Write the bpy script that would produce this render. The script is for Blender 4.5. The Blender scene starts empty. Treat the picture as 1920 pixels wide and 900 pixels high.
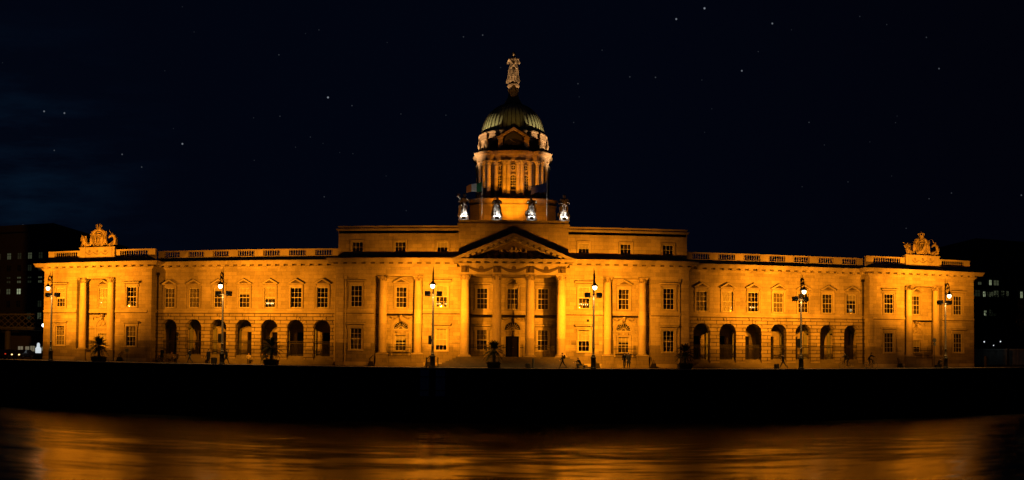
import bpy, bmesh, math, random
from mathutils import Vector, Matrix
R = math.radians
PI = math.pi
sc = bpy.context.scene
COL = sc.collection

# ------------------------------------------------------------------ camera
# the photograph is a stitched panorama (straight cornices bow), so the camera is a real cylindrical one
cam = bpy.data.cameras.new('camera')
camo = bpy.data.objects.new('camera', cam)
COL.objects.link(camo)
cam.type = 'PANO'
cam.panorama_type = 'CENTRAL_CYLINDRICAL'
FPX = 1727.49
cam.central_cylindrical_radius = 1.0
cam.central_cylindrical_range_u_min = -960 / FPX
cam.central_cylindrical_range_u_max = 960 / FPX
cam.central_cylindrical_range_v_min = -(900 - 628) / FPX
cam.central_cylindrical_range_v_max = 628 / FPX
cam.clip_start = 0.1
cam.clip_end = 3000
def cam_axes(yaw, pitch, roll):
    f = Vector((math.sin(yaw) * math.cos(pitch), math.cos(yaw) * math.cos(pitch), math.sin(pitch)))
    r0 = Vector((math.cos(yaw), -math.sin(yaw), 0)); u0 = r0.cross(f)
    r = math.cos(roll) * r0 + math.sin(roll) * u0
    u = -math.sin(roll) * r0 + math.cos(roll) * u0
    return r, u, f
CR, CU, CF = cam_axes(0.018, 0.02927, 0.00828)
camo.matrix_world = Matrix(((CR.x, CU.x, -CF.x, -1.8675), (CR.y, CU.y, -CF.y, 0.0), (CR.z, CU.z, -CF.z, 0.6), (0, 0, 0, 1)))
sc.camera = camo

# ------------------------------------------------------------------ exposure
sc.view_settings.view_transform = 'Standard'
sc.view_settings.look = 'None'
sc.view_settings.gamma = 1.0
sc.view_settings.exposure = 0.0
sc.view_settings.use_curve_mapping = False
sc.cycles.use_denoising = True
sc.cycles.max_bounces = 6
sc.cycles.diffuse_bounces = 3
sc.cycles.glossy_bounces = 3
sc.cycles.transparent_max_bounces = 12
sc.cycles.sample_clamp_indirect = 6.0
sc.cycles.caustics_reflective = False
sc.cycles.caustics_refractive = False

# ------------------------------------------------------------------ night sky
STARS = [(-0.4593,0.8504,0.2567,0.80),(-0.4405,0.8607,0.2554,0.80),(-0.4535,0.8643,0.2177,0.50),(-0.3885,0.8960,0.2151,0.60),(-0.3281,0.9170,0.2270,0.90),(-0.1772,0.9448,0.2757,1.00),(-0.2253,0.9216,0.3159,0.40),(-0.2275,0.9394,0.2564,0.35),(-0.2545,0.9330,0.2544,0.25),(-0.3079,0.8902,0.3357,0.20),(-0.3400,0.8917,0.2987,0.20),(-0.1835,0.9224,0.3397,0.30),(-0.1973,0.9209,0.3362,0.20),(-0.1969,0.9516,0.2361,0.30),(-0.2127,0.9507,0.2256,0.25),(-0.3361,0.9101,0.2423,0.20),(-0.4914,0.8165,0.3029,0.20),(-0.1839,0.9557,0.2299,0.20),(-0.3169,0.8781,0.3585,0.20),(-0.1526,0.9513,0.2680,0.40),(-0.1016,0.9601,0.2604,0.30),(-0.0543,0.9642,0.2597,0.30),(-0.0357,0.9415,0.3351,0.40),(-0.0159,0.9414,0.3369,0.50),(0.0030,0.9518,0.3066,0.25),(-0.1144,0.9374,0.3290,0.20),(0.0840,0.9528,0.2917,0.40),(0.1376,0.9444,0.2986,0.40),(0.1641,0.9403,0.2982,0.45),(0.1078,0.9400,0.3238,0.30),(0.1816,0.9179,0.3528,0.90),(0.0807,0.9639,0.2536,0.30),(0.0857,0.9565,0.2789,0.20),(-0.1529,0.9635,0.2199,0.25),(0.2091,0.9082,0.3626,1.00),(0.2776,0.8951,0.3489,0.80),(0.2516,0.9186,0.3047,0.80),(0.2664,0.9082,0.3229,0.30),(0.2118,0.9315,0.2958,0.25),(0.3612,0.8622,0.3552,0.30),(0.3877,0.8537,0.3477,0.30),(0.4263,0.8399,0.3357,0.40),(0.4424,0.8429,0.3063,0.60),(0.3233,0.9115,0.2543,0.40),(0.4088,0.8747,0.2603,0.20),(0.4080,0.8770,0.2538,0.25),(0.3405,0.9113,0.2316,0.25),(0.2239,0.9371,0.2677,0.20),(0.2179,0.9449,0.2444,0.20),(0.3851,0.8926,0.2346,0.20),(0.2970,0.8911,0.3431,0.20),(0.3669,0.9099,0.1937,0.30),(0.4681,0.8648,0.1816,0.40),(0.4473,0.8769,0.1758,0.40),(0.5329,0.8271,0.1788,0.60),(0.3212,0.9280,0.1888,0.25),(0.4273,0.8925,0.1448,0.35),(0.4093,0.8903,0.1996,0.20),(-0.2559,0.9433,0.2115,0.25),(-0.3701,0.9067,0.2025,0.50),(-0.1840,0.9672,0.1749,0.40),(-0.1667,0.9610,0.2208,0.20),(-0.0970,0.9821,0.1615,0.25),(-0.1181,0.9732,0.1974,0.20),(-0.4882,0.8615,0.1393,0.50)]
w = bpy.data.worlds.new('World'); sc.world = w; w.use_nodes = True
nt = w.node_tree; nt.nodes.clear()
def N(t, tree=None, **k):
    n = (tree or nt).nodes.new(t)
    for a, b in k.items(): setattr(n, a, b)
    return n
out = N('ShaderNodeOutputWorld'); bg = N('ShaderNodeBackground'); tc = N('ShaderNodeTexCoord')
nt.links.new(bg.outputs[0], out.inputs[0])
bg.inputs['Strength'].default_value = 1.0
def math_node(op, a, b=None, c=None, tree=None):
    t = tree or nt
    n = t.nodes.new('ShaderNodeMath'); n.operation = op
    for i, v in enumerate((a, b, c)):
        if v is None: continue
        if isinstance(v, (int, float)): n.inputs[i].default_value = v
        else: t.links.new(v, n.inputs[i])
    return n.outputs[0]
acc = None
for sx, sy, sz, sb in STARS:
    d = N('ShaderNodeVectorMath', operation='DISTANCE'); d.inputs[1].default_value = (sx, sy, sz)
    nt.links.new(tc.outputs['Generated'], d.inputs[0])
    m = N('ShaderNodeMapRange'); m.clamp = True
    rad = 0.0006 + 0.00065 * sb
    m.inputs['From Min'].default_value = rad; m.inputs['From Max'].default_value = rad * 0.25
    m.inputs['To Min'].default_value = 0; m.inputs['To Max'].default_value = 0.010 + 0.30 * sb ** 2.2
    nt.links.new(d.outputs['Value'], m.inputs['Value'])
    acc = m.outputs[0] if acc is None else math_node('ADD', acc, m.outputs[0])
# faint blue night air, a few thin clouds low in the west
sep = N('ShaderNodeSeparateXYZ'); nt.links.new(tc.outputs['Generated'], sep.inputs[0])
mp = N('ShaderNodeMapping'); mp.inputs['Scale'].default_value = (5, 5, 26)
nt.links.new(tc.outputs['Generated'], mp.inputs['Vector'])
nz = N('ShaderNodeTexNoise'); nz.inputs['Scale'].default_value = 1.1; nz.inputs['Detail'].default_value = 6; nz.inputs['Roughness'].default_value = 0.6
nt.links.new(mp.outputs[0], nz.inputs['Vector'])
cl = N('ShaderNodeMapRange'); cl.inputs['From Min'].default_value = 0.47; cl.inputs['From Max'].default_value = 0.72
nt.links.new(nz.outputs['Fac'], cl.inputs['Value'])
dw = N('ShaderNodeVectorMath', operation='DISTANCE'); dw.inputs[1].default_value = (-0.52, 0.85, 0.165)
nt.links.new(tc.outputs['Generated'], dw.inputs[0])
mk = N('ShaderNodeMapRange'); mk.inputs['From Min'].default_value = 0.24; mk.inputs['From Max'].default_value = 0.02
mk.interpolation_type = 'SMOOTHSTEP'
nt.links.new(dw.outputs['Value'], mk.inputs['Value'])
cf = math_node('MULTIPLY', cl.outputs[0], mk.outputs[0])
cf2 = math_node('ADD', math_node('MULTIPLY', mk.outputs[0], 0.10), cf)
mx = N('ShaderNodeMix', data_type='RGBA')
mx.inputs[6].default_value = (0.0006, 0.0013, 0.0045, 1); mx.inputs[7].default_value = (0.0016, 0.0065, 0.016, 1)
nt.links.new(cf2, mx.inputs[0])
# the town glow on the right is a little browner
mr = N('ShaderNodeMapRange'); mr.inputs['From Min'].default_value = 0.1; mr.inputs['From Max'].default_value = 0.55
nt.links.new(sep.outputs['X'], mr.inputs['Value'])
mx2 = N('ShaderNodeMix', data_type='RGBA'); mx2.inputs[7].default_value = (0.0006, 0.0008, 0.0028, 1)
nt.links.new(mr.outputs[0], mx2.inputs[0]); nt.links.new(mx.outputs[2], mx2.inputs[6])
stc = N('ShaderNodeMix', data_type='RGBA', blend_type='ADD'); stc.inputs[0].default_value = 1
nt.links.new(mx2.outputs[2], stc.inputs[6])
sv = N('ShaderNodeVectorMath', operation='SCALE'); sv.inputs[0].default_value = (0.78, 0.86, 1.0)
nt.links.new(acc, sv.inputs['Scale']); nt.links.new(sv.outputs[0], stc.inputs[7])
nt.links.new(stc.outputs[2], bg.inputs['Color'])

# ------------------------------------------------------------------ materials
def newmat(name):
    m = bpy.data.materials.new(name); m.use_nodes = True
    return m, m.node_tree, m.node_tree.nodes['Principled BSDF']
def plain(name, col, rough=0.6, metal=0.0, noise=0.25, nscale=3.0, emit=None, strength=0.0, bump=0.0, spec=0.5):
    m, t, b = newmat(name)
    b.inputs['Roughness'].default_value = rough; b.inputs['Metallic'].default_value = metal; b.inputs['Specular IOR Level'].default_value = spec
    if emit:
        b.inputs['Base Color'].default_value = (*col, 1)
        b.inputs['Emission Color'].default_value = (*emit, 1); b.inputs['Emission Strength'].default_value = strength
        return m
    g = N('ShaderNodeNewGeometry', t); nz = N('ShaderNodeTexNoise', t)
    nz.inputs['Scale'].default_value = nscale; nz.inputs['Detail'].default_value = 5
    t.links.new(g.outputs['Position'], nz.inputs['Vector'])
    x = N('ShaderNodeMix', t, data_type='RGBA')
    x.inputs[6].default_value = (*[c * (1 - noise) for c in col], 1); x.inputs[7].default_value = (*[min(1, c * (1 + noise)) for c in col], 1)
    t.links.new(nz.outputs['Fac'], x.inputs[0]); t.links.new(x.outputs[2], b.inputs['Base Color'])
    if bump:
        bp = N('ShaderNodeBump', t); bp.inputs['Strength'].default_value = bump; bp.inputs['Distance'].default_value = 0.05
        t.links.new(nz.outputs['Fac'], bp.inputs['Height']); t.links.new(bp.outputs[0], b.inputs['Normal'])
    return m
def stone(name, col, bw=1.05, bh=0.42, mortar=0.010, dark=0.45, var=0.16, grime=True, bump=0.25, carved=0.0):
    m, t, b = newmat(name)
    b.inputs['Roughness'].default_value = 0.86; b.inputs['Specular IOR Level'].default_value = 0.25
    g = N('ShaderNodeNewGeometry', t); s = N('ShaderNodeSeparateXYZ', t); t.links.new(g.outputs['Position'], s.inputs[0])
    c = N('ShaderNodeCombineXYZ', t)
    t.links.new(math_node('ADD', s.outputs[0], s.outputs[1], tree=t), c.inputs[0]); t.links.new(s.outputs[2], c.inputs[1])
    br = N('ShaderNodeTexBrick', t)
    br.inputs['Scale'].default_value = 1.0; br.inputs['Brick Width'].default_value = bw; br.inputs['Row Height'].default_value = bh
    br.inputs['Mortar Size'].default_value = mortar; br.inputs['Mortar Smooth'].default_value = 0.3; br.inputs['Bias'].default_value = 0.0
    br.inputs['Color1'].default_value = (*[x * (1 - var) for x in col], 1); br.inputs['Color2'].default_value = (*[x * (1 + var) for x in col], 1)
    br.inputs['Mortar'].default_value = (*[x * dark for x in col], 1)
    t.links.new(c.outputs[0], br.inputs['Vector'])
    # weathering: broad stains, fine grain, streaks running down
    mp = N('ShaderNodeMapping', t); mp.inputs['Scale'].default_value = (0.55, 0.55, 0.22); t.links.new(g.outputs['Position'], mp.inputs[0])
    n1 = N('ShaderNodeTexNoise', t); n1.inputs['Scale'].default_value = 1.0; n1.inputs['Detail'].default_value = 7; n1.inputs['Roughness'].default_value = 0.62
    t.links.new(mp.outputs[0], n1.inputs['Vector'])
    m1 = N('ShaderNodeMapRange', t); m1.inputs['From Min'].default_value = 0.30; m1.inputs['From Max'].default_value = 0.70
    m1.inputs['To Min'].default_value = 0.62; m1.inputs['To Max'].default_value = 1.12; t.links.new(n1.outputs['Fac'], m1.inputs['Value'])
    n2 = N('ShaderNodeTexNoise', t); n2.inputs['Scale'].default_value = 7.0; n2.inputs['Detail'].default_value = 4
    t.links.new(g.outputs['Position'], n2.inputs['Vector'])
    m2 = N('ShaderNodeMapRange', t); m2.inputs['From Min'].default_value = 0.25; m2.inputs['From Max'].default_value = 0.75
    m2.inputs['To Min'].default_value = 0.86; m2.inputs['To Max'].default_value = 1.08; t.links.new(n2.outputs['Fac'], m2.inputs['Value'])
    k = math_node('MULTIPLY', m1.outputs[0], m2.outputs[0], tree=t)
    if grime:   # blocks of the plinth and dado replaced or blackened, as patches with edges of their own
        vb = N('ShaderNodeTexBrick', t); vb.inputs['Scale'].default_value = 1.0; vb.inputs['Brick Width'].default_value = 1.5; vb.inputs['Row Height'].default_value = 0.62
        vb.inputs['Mortar Size'].default_value = 0.0
        vb.inputs['Color1'].default_value = (0, 0, 0, 1); vb.inputs['Color2'].default_value = (1, 1, 1, 1)
        t.links.new(c.outputs[0], vb.inputs['Vector'])
        n3 = N('ShaderNodeTexNoise', t); n3.inputs['Scale'].default_value = 0.35; n3.inputs['Detail'].default_value = 2
        t.links.new(g.outputs['Position'], n3.inputs['Vector'])
        zz = math_node('ADD', s.outputs[2], math_node('MULTIPLY', vb.outputs['Color'], -1.1, tree=t), tree=t)
        zz = math_node('ADD', zz, math_node('MULTIPLY', n3.outputs['Fac'], -2.0, tree=t), tree=t)
        gm = N('ShaderNodeMapRange', t); gm.inputs['From Min'].default_value = 0.55; gm.inputs['From Max'].default_value = 1.0
        gm.inputs['To Min'].default_value = 0.55; gm.inputs['To Max'].default_value = 1.0
        t.links.new(zz, gm.inputs['Value'])
        k = math_node('MULTIPLY', k, gm.outputs[0], tree=t)
    v = N('ShaderNodeVectorMath', t, operation='SCALE'); t.links.new(br.outputs['Color'], v.inputs[0]); t.links.new(k, v.inputs['Scale'])
    t.links.new(v.outputs[0], b.inputs['Base Color'])
    bp = N('ShaderNodeBump', t); bp.inputs['Strength'].default_value = bump; bp.inputs['Distance'].default_value = 0.03; bp.invert = True
    hh = math_node('ADD', br.outputs['Fac'], math_node('MULTIPLY', n2.outputs['Fac'], 0.5 + carved, tree=t), tree=t)
    t.links.new(hh, bp.inputs['Height']); t.links.new(bp.outputs[0], b.inputs['Normal'])
    return m
def glassmat():
    m, t, b = newmat('window glass'); t.nodes.remove(b)
    o = t.nodes['Material Output']
    tr = N('ShaderNodeBsdfTransparent', t); tr.inputs[0].default_value = (0.80, 0.82, 0.80, 1)
    gl = N('ShaderNodeBsdfGlossy', t); gl.inputs['Roughness'].default_value = 0.03; gl.inputs[0].default_value = (0.9, 0.9, 0.9, 1)
    fr = N('ShaderNodeFresnel', t); fr.inputs[0].default_value = 1.5
    x = N('ShaderNodeMixShader', t)
    t.links.new(fr.outputs[0], x.inputs[0]); t.links.new(tr.outputs[0], x.inputs[1]); t.links.new(gl.outputs[0], x.inputs[2]); t.links.new(x.outputs[0], o.inputs[0])
    return m
WATER_ROUGH, WATER_BUMP = 0.185, 0.20
def watermat():
    m, t, b = newmat('river water'); t.nodes.remove(b); o = t.nodes['Material Output']
    g = N('ShaderNodeNewGeometry', t)
    def layer(scale, sx, sy, det, off):
        mp = N('ShaderNodeMapping', t); mp.inputs['Scale'].default_value = (sx, sy, 1); mp.inputs['Location'].default_value = (off, off * .7, 0)
        t.links.new(g.outputs['Position'], mp.inputs[0])
        n = N('ShaderNodeTexNoise', t); n.inputs['Scale'].default_value = scale; n.inputs['Detail'].default_value = det; n.inputs['Roughness'].default_value = 0.5
        t.links.new(mp.outputs[0], n.inputs['Vector']); return n.outputs['Fac']
    h = math_node('ADD', math_node('MULTIPLY', layer(0.20, 0.72, 1.0, 2.2, 3.1), 1.0, tree=t), math_node('MULTIPLY', layer(0.8, 0.35, 1.0, 2, 9.7), 0.09, tree=t), tree=t)
    bp = N('ShaderNodeBump', t); bp.inputs['Strength'].default_value = 1.0; bp.inputs['Distance'].default_value = WATER_BUMP
    t.links.new(h, bp.inputs['Height'])
    # ripples run up and down the river: the averaged surface is much rougher along it than across
    tg = N('ShaderNodeTangent', t); tg.direction_type = 'UV_MAP'; tg.uv_map = 'flow'
    gl = N('ShaderNodeBsdfAnisotropic', t); gl.inputs['Roughness'].default_value = WATER_ROUGH; gl.inputs['Anisotropy'].default_value = -0.5
    t.links.new(tg.outputs[0], gl.inputs['Tangent']); t.links.new(bp.outputs[0], gl.inputs['Normal'])
    df = N('ShaderNodeBsdfDiffuse', t); df.inputs[0].default_value = (0.006, 0.008, 0.007, 1)
    fr = N('ShaderNodeFresnel', t); fr.inputs[0].default_value = 1.333; t.links.new(bp.outputs[0], fr.inputs['Normal'])
    x = N('ShaderNodeMixShader', t); t.links.new(fr.outputs[0], x.inputs[0]); t.links.new(df.outputs[0], x.inputs[1]); t.links.new(gl.outputs[0], x.inputs[2]); t.links.new(x.outputs[0], o.inputs[0])
    return m
STONE = (0.42, 0.375, 0.30)
M = {}
M['ashlar'] = stone('portland ashlar', STONE, bump=0.3)
M['rustic'] = stone('rusticated stone', (0.40, 0.355, 0.285), bw=1.5, bh=0.415, mortar=0.038, dark=0.18, bump=1.0)
M['trim'] = stone('dressed stone trim', (0.45, 0.405, 0.33), bw=1.7, bh=3.0, mortar=0.004, dark=0.6, grime=False, bump=0.2)
M['column'] = stone('column stone', (0.54, 0.48, 0.385), bw=6.0, bh=1.55, mortar=0.006, dark=0.7, grime=False, bump=0.15)
M['carved'] = stone('carved stone', (0.36, 0.315, 0.25), bw=9, bh=9, mortar=0, dark=1, grime=False, bump=0.7, carved=1.2)
M['dome_stone'] = stone('dome stone', (0.33, 0.27, 0.20), bw=1.2, bh=0.5, grime=False, bump=0.3)
M['soot_shade'] = stone('sooted carved stone', (0.13, 0.105, 0.08), bw=9, bh=9, mortar=0, dark=1, grime=False, bump=0.7, carved=1.2)  # soot on the carvings; also shade painted under mouldings and in recesses
M['plaster'] = plain('greenish arcade plaster', (0.22, 0.235, 0.17), 0.9)  # one even dull green over the whole vault
M['room'] = plain('dark interior', (0.055, 0.042, 0.03), 0.9)
M['flag'] = plain('flagstones', (0.17, 0.155, 0.135), 0.85, noise=0.4, nscale=1.6, bump=0.3)
M['step'] = stone('worn granite steps', (0.145, 0.135, 0.12), bw=1.4, bh=5, mortar=0.008, grime=False, bump=0.3)
M['asphalt'] = plain('asphalt', (0.035, 0.035, 0.036), 0.9, noise=0.35, nscale=5, bump=0.3)
M['kerb'] = plain('granite kerb', (0.42, 0.40, 0.36), 0.8)
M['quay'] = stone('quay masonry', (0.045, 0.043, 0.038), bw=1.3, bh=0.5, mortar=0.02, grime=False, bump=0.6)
M['ground'] = plain('ground', (0.05, 0.048, 0.042), 0.95, nscale=0.4)
M['glass'] = glassmat()
M['sash'] = plain('white painted timber', (0.62, 0.60, 0.55), 0.5, noise=0.1)
M['blind'] = plain('roller blind cloth', (0.55, 0.50, 0.40), 0.85, noise=0.08)
M['curtain'] = plain('net curtain', (0.20, 0.17, 0.13), 0.9, noise=0.3, nscale=9)
M['iron'] = plain('black painted iron', (0.018, 0.017, 0.016), 0.6, noise=0.3, spec=0.2)
M['lamp_paint'] = plain('lamp post paint', (0.085, 0.075, 0.06), 0.5, noise=0.2)
M['gilt'] = plain('worn gilded iron', (0.30, 0.26, 0.18), 0.5, 0.3)
M['door'] = plain('dark painted door', (0.007, 0.006, 0.006), 0.8, spec=0.05)
M['lead'] = plain('lead roofing', (0.09, 0.09, 0.095), 0.7)
M['copper'] = plain('weathered copper', (0.27, 0.40, 0.29), 0.8, 0.0, 0.35, 1.8, bump=0.2)
M['copperdark'] = plain('copper seam', (0.045, 0.05, 0.035), 0.8)
M['leadpipe'] = plain('painted downpipe', (0.38, 0.34, 0.27), 0.6)
def weathered(name, light, dark, scale, lo, hi):
    """old carved limestone: washed pale where rain reaches it, crusted black elsewhere"""
    m, t, b = newmat(name); b.inputs['Roughness'].default_value = 0.9
    g = N('ShaderNodeNewGeometry', t); n = N('ShaderNodeTexNoise', t); n.inputs['Scale'].default_value = scale; n.inputs['Detail'].default_value = 6; n.inputs['Roughness'].default_value = 0.62
    mp = N('ShaderNodeMapping', t); mp.inputs['Scale'].default_value = (1.25, 1.25, .6); t.links.new(g.outputs['Position'], mp.inputs[0]); t.links.new(mp.outputs[0], n.inputs['Vector'])
    r = N('ShaderNodeMapRange', t); r.inputs['From Min'].default_value = lo; r.inputs['From Max'].default_value = hi; t.links.new(n.outputs['Fac'], r.inputs['Value'])
    x = N('ShaderNodeMix', t, data_type='RGBA'); x.inputs[6].default_value = (*dark, 1); x.inputs[7].default_value = (*light, 1)
    t.links.new(r.outputs[0], x.inputs[0]); t.links.new(x.outputs[2], b.inputs['Base Color'])
    bp = N('ShaderNodeBump', t); bp.inputs['Strength'].default_value = 0.8; bp.inputs['Distance'].default_value = 0.06; t.links.new(n.outputs['Fac'], bp.inputs['Height']); t.links.new(bp.outputs[0], b.inputs['Normal'])
    return m
M['statue'] = weathered('weathered statuary', (0.58, 0.56, 0.52), (0.025, 0.024, 0.022), 3.8, .44, .55)
M['plinth'] = plain('pale plinth stone', (0.6, 0.58, 0.54), 0.8)
M['weathered'] = weathered('weathered carving', (0.42, 0.36, 0.28), (0.04, 0.035, 0.03), 2.2, .36, .60)
M['globe'] = plain('lit lamp globe', (1, 1, 1), emit=(1.0, 0.72, 0.36), strength=9.0)
M['bulb'] = plain('lit bulb', (1, 1, 1), emit=(1.0, 0.66, 0.24), strength=3.0)
M['dimlamp'] = plain('small distant street light', (1, 1, 1), emit=(0.85, 0.92, 1.0), strength=0.9)
M['whitelamp'] = plain('cold street light', (1, 1, 1), emit=(0.85, 0.92, 1.0), strength=4)
M['ledlens'] = plain('lit white lens', (1, 1, 1), emit=(1.0, 0.97, 0.92), strength=6)
M['sodlens'] = plain('floodlight lens', (1, 1, 1), emit=(1.0, 0.45, 0.08), strength=0.6)
M['signwhite'] = plain('lit advert panel', (0.8, 0.8, 0.8), emit=(0.85, 0.95, 1.0), strength=0.7)
M['headlight'] = plain('lit headlight', (1, 1, 1), emit=(1.0, 0.66, 0.28), strength=2.4)
M['taillight'] = plain('lit tail light', (0.3, 0, 0), emit=(1.0, 0.06, 0.02), strength=0.5)
M['carpaint'] = plain('dark car paint', (0.012, 0.012, 0.015), 0.25, noise=0.1)
M['rubber'] = plain('rubber', (0.012, 0.012, 0.012), 0.8)
M['steel'] = plain('steel', (0.35, 0.35, 0.35), 0.35, 1.0)
M['board'] = plain('pale fender board', (0.70, 0.74, 0.78), 0.6)
M['concrete'] = plain('dark concrete', (0.05, 0.05, 0.048), 0.9)
M['darkglass'] = plain('dark office glass', (0.012, 0.014, 0.016), 0.12, noise=0.1)
M['office_dim'] = plain('dim office window', (0.1, 0.1, 0.1), emit=(0.62, 0.78, 0.42), strength=0.012)
M['office_lit'] = plain('lit office window', (0.1, 0.1, 0.1), emit=(0.80, 0.92, 0.50), strength=0.05)
M['office_bright'] = plain('bright office window', (0.1, 0.1, 0.1), emit=(0.86, 1.0, 0.60), strength=0.30)
M['shop_lit'] = plain('lit shop window', (0.1, 0.1, 0.1), emit=(1.0, 0.86, 0.55), strength=0.14)
M['bridge'] = plain('bridge girder paint', (0.10, 0.105, 0.10), 0.6)
M['skin'] = plain('skin', (0.42, 0.27, 0.20), 0.6, noise=0.05)
M['hair'] = plain('dark hair', (0.02, 0.015, 0.012), 0.7)
M['cloth_black'] = plain('black cloth', (0.012, 0.012, 0.013), 0.9, spec=0.05)
M['cloth_navy'] = plain('navy cloth', (0.018, 0.02, 0.032), 0.9, spec=0.05)
M['cloth_grey'] = plain('grey cloth', (0.05, 0.048, 0.046), 0.9, spec=0.05)
M['cloth_tan'] = plain('tan cloth', (0.11, 0.085, 0.065), 0.9)
M['cloth_white'] = plain('white cloth', (0.34, 0.33, 0.32), 0.9)
M['denim'] = plain('denim', (0.04, 0.045, 0.06), 0.9, spec=0.05)
M['leaf'] = plain('palm leaf', (0.022, 0.03, 0.012), 0.8, noise=0.4, spec=0.1)
M['bark'] = plain('fibrous bark', (0.05, 0.04, 0.028), 0.95, noise=0.4, nscale=12, bump=0.8)
M['treeleaf'] = plain('dark tree leaf', (0.035, 0.045, 0.022), 0.7, noise=0.5, nscale=1.2)
M['planter'] = plain('dark planter', (0.015, 0.014, 0.013), 0.8, spec=0.1)
M['soil'] = plain('soil', (0.03, 0.022, 0.015), 0.95)
M['f_green'] = plain('green flag cloth', (0.02, 0.16, 0.06), 0.85, noise=0.05)
M['f_white'] = plain('white flag cloth', (0.75, 0.74, 0.72), 0.85, noise=0.05)
M['f_orange'] = plain('orange flag cloth', (0.72, 0.20, 0.03), 0.85, noise=0.05)
M['f_blue'] = plain('dark blue flag cloth', (0.018, 0.022, 0.10), 0.85, noise=0.1)
M['polewhite'] = plain('white flagpole paint', (0.75, 0.73, 0.70), 0.4, noise=0.05)
M['hedgewall'] = plain('pale hoarding', (0.22, 0.22, 0.21), 0.85, noise=0.6, nscale=1.5)
M['water'] = watermat()

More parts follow.
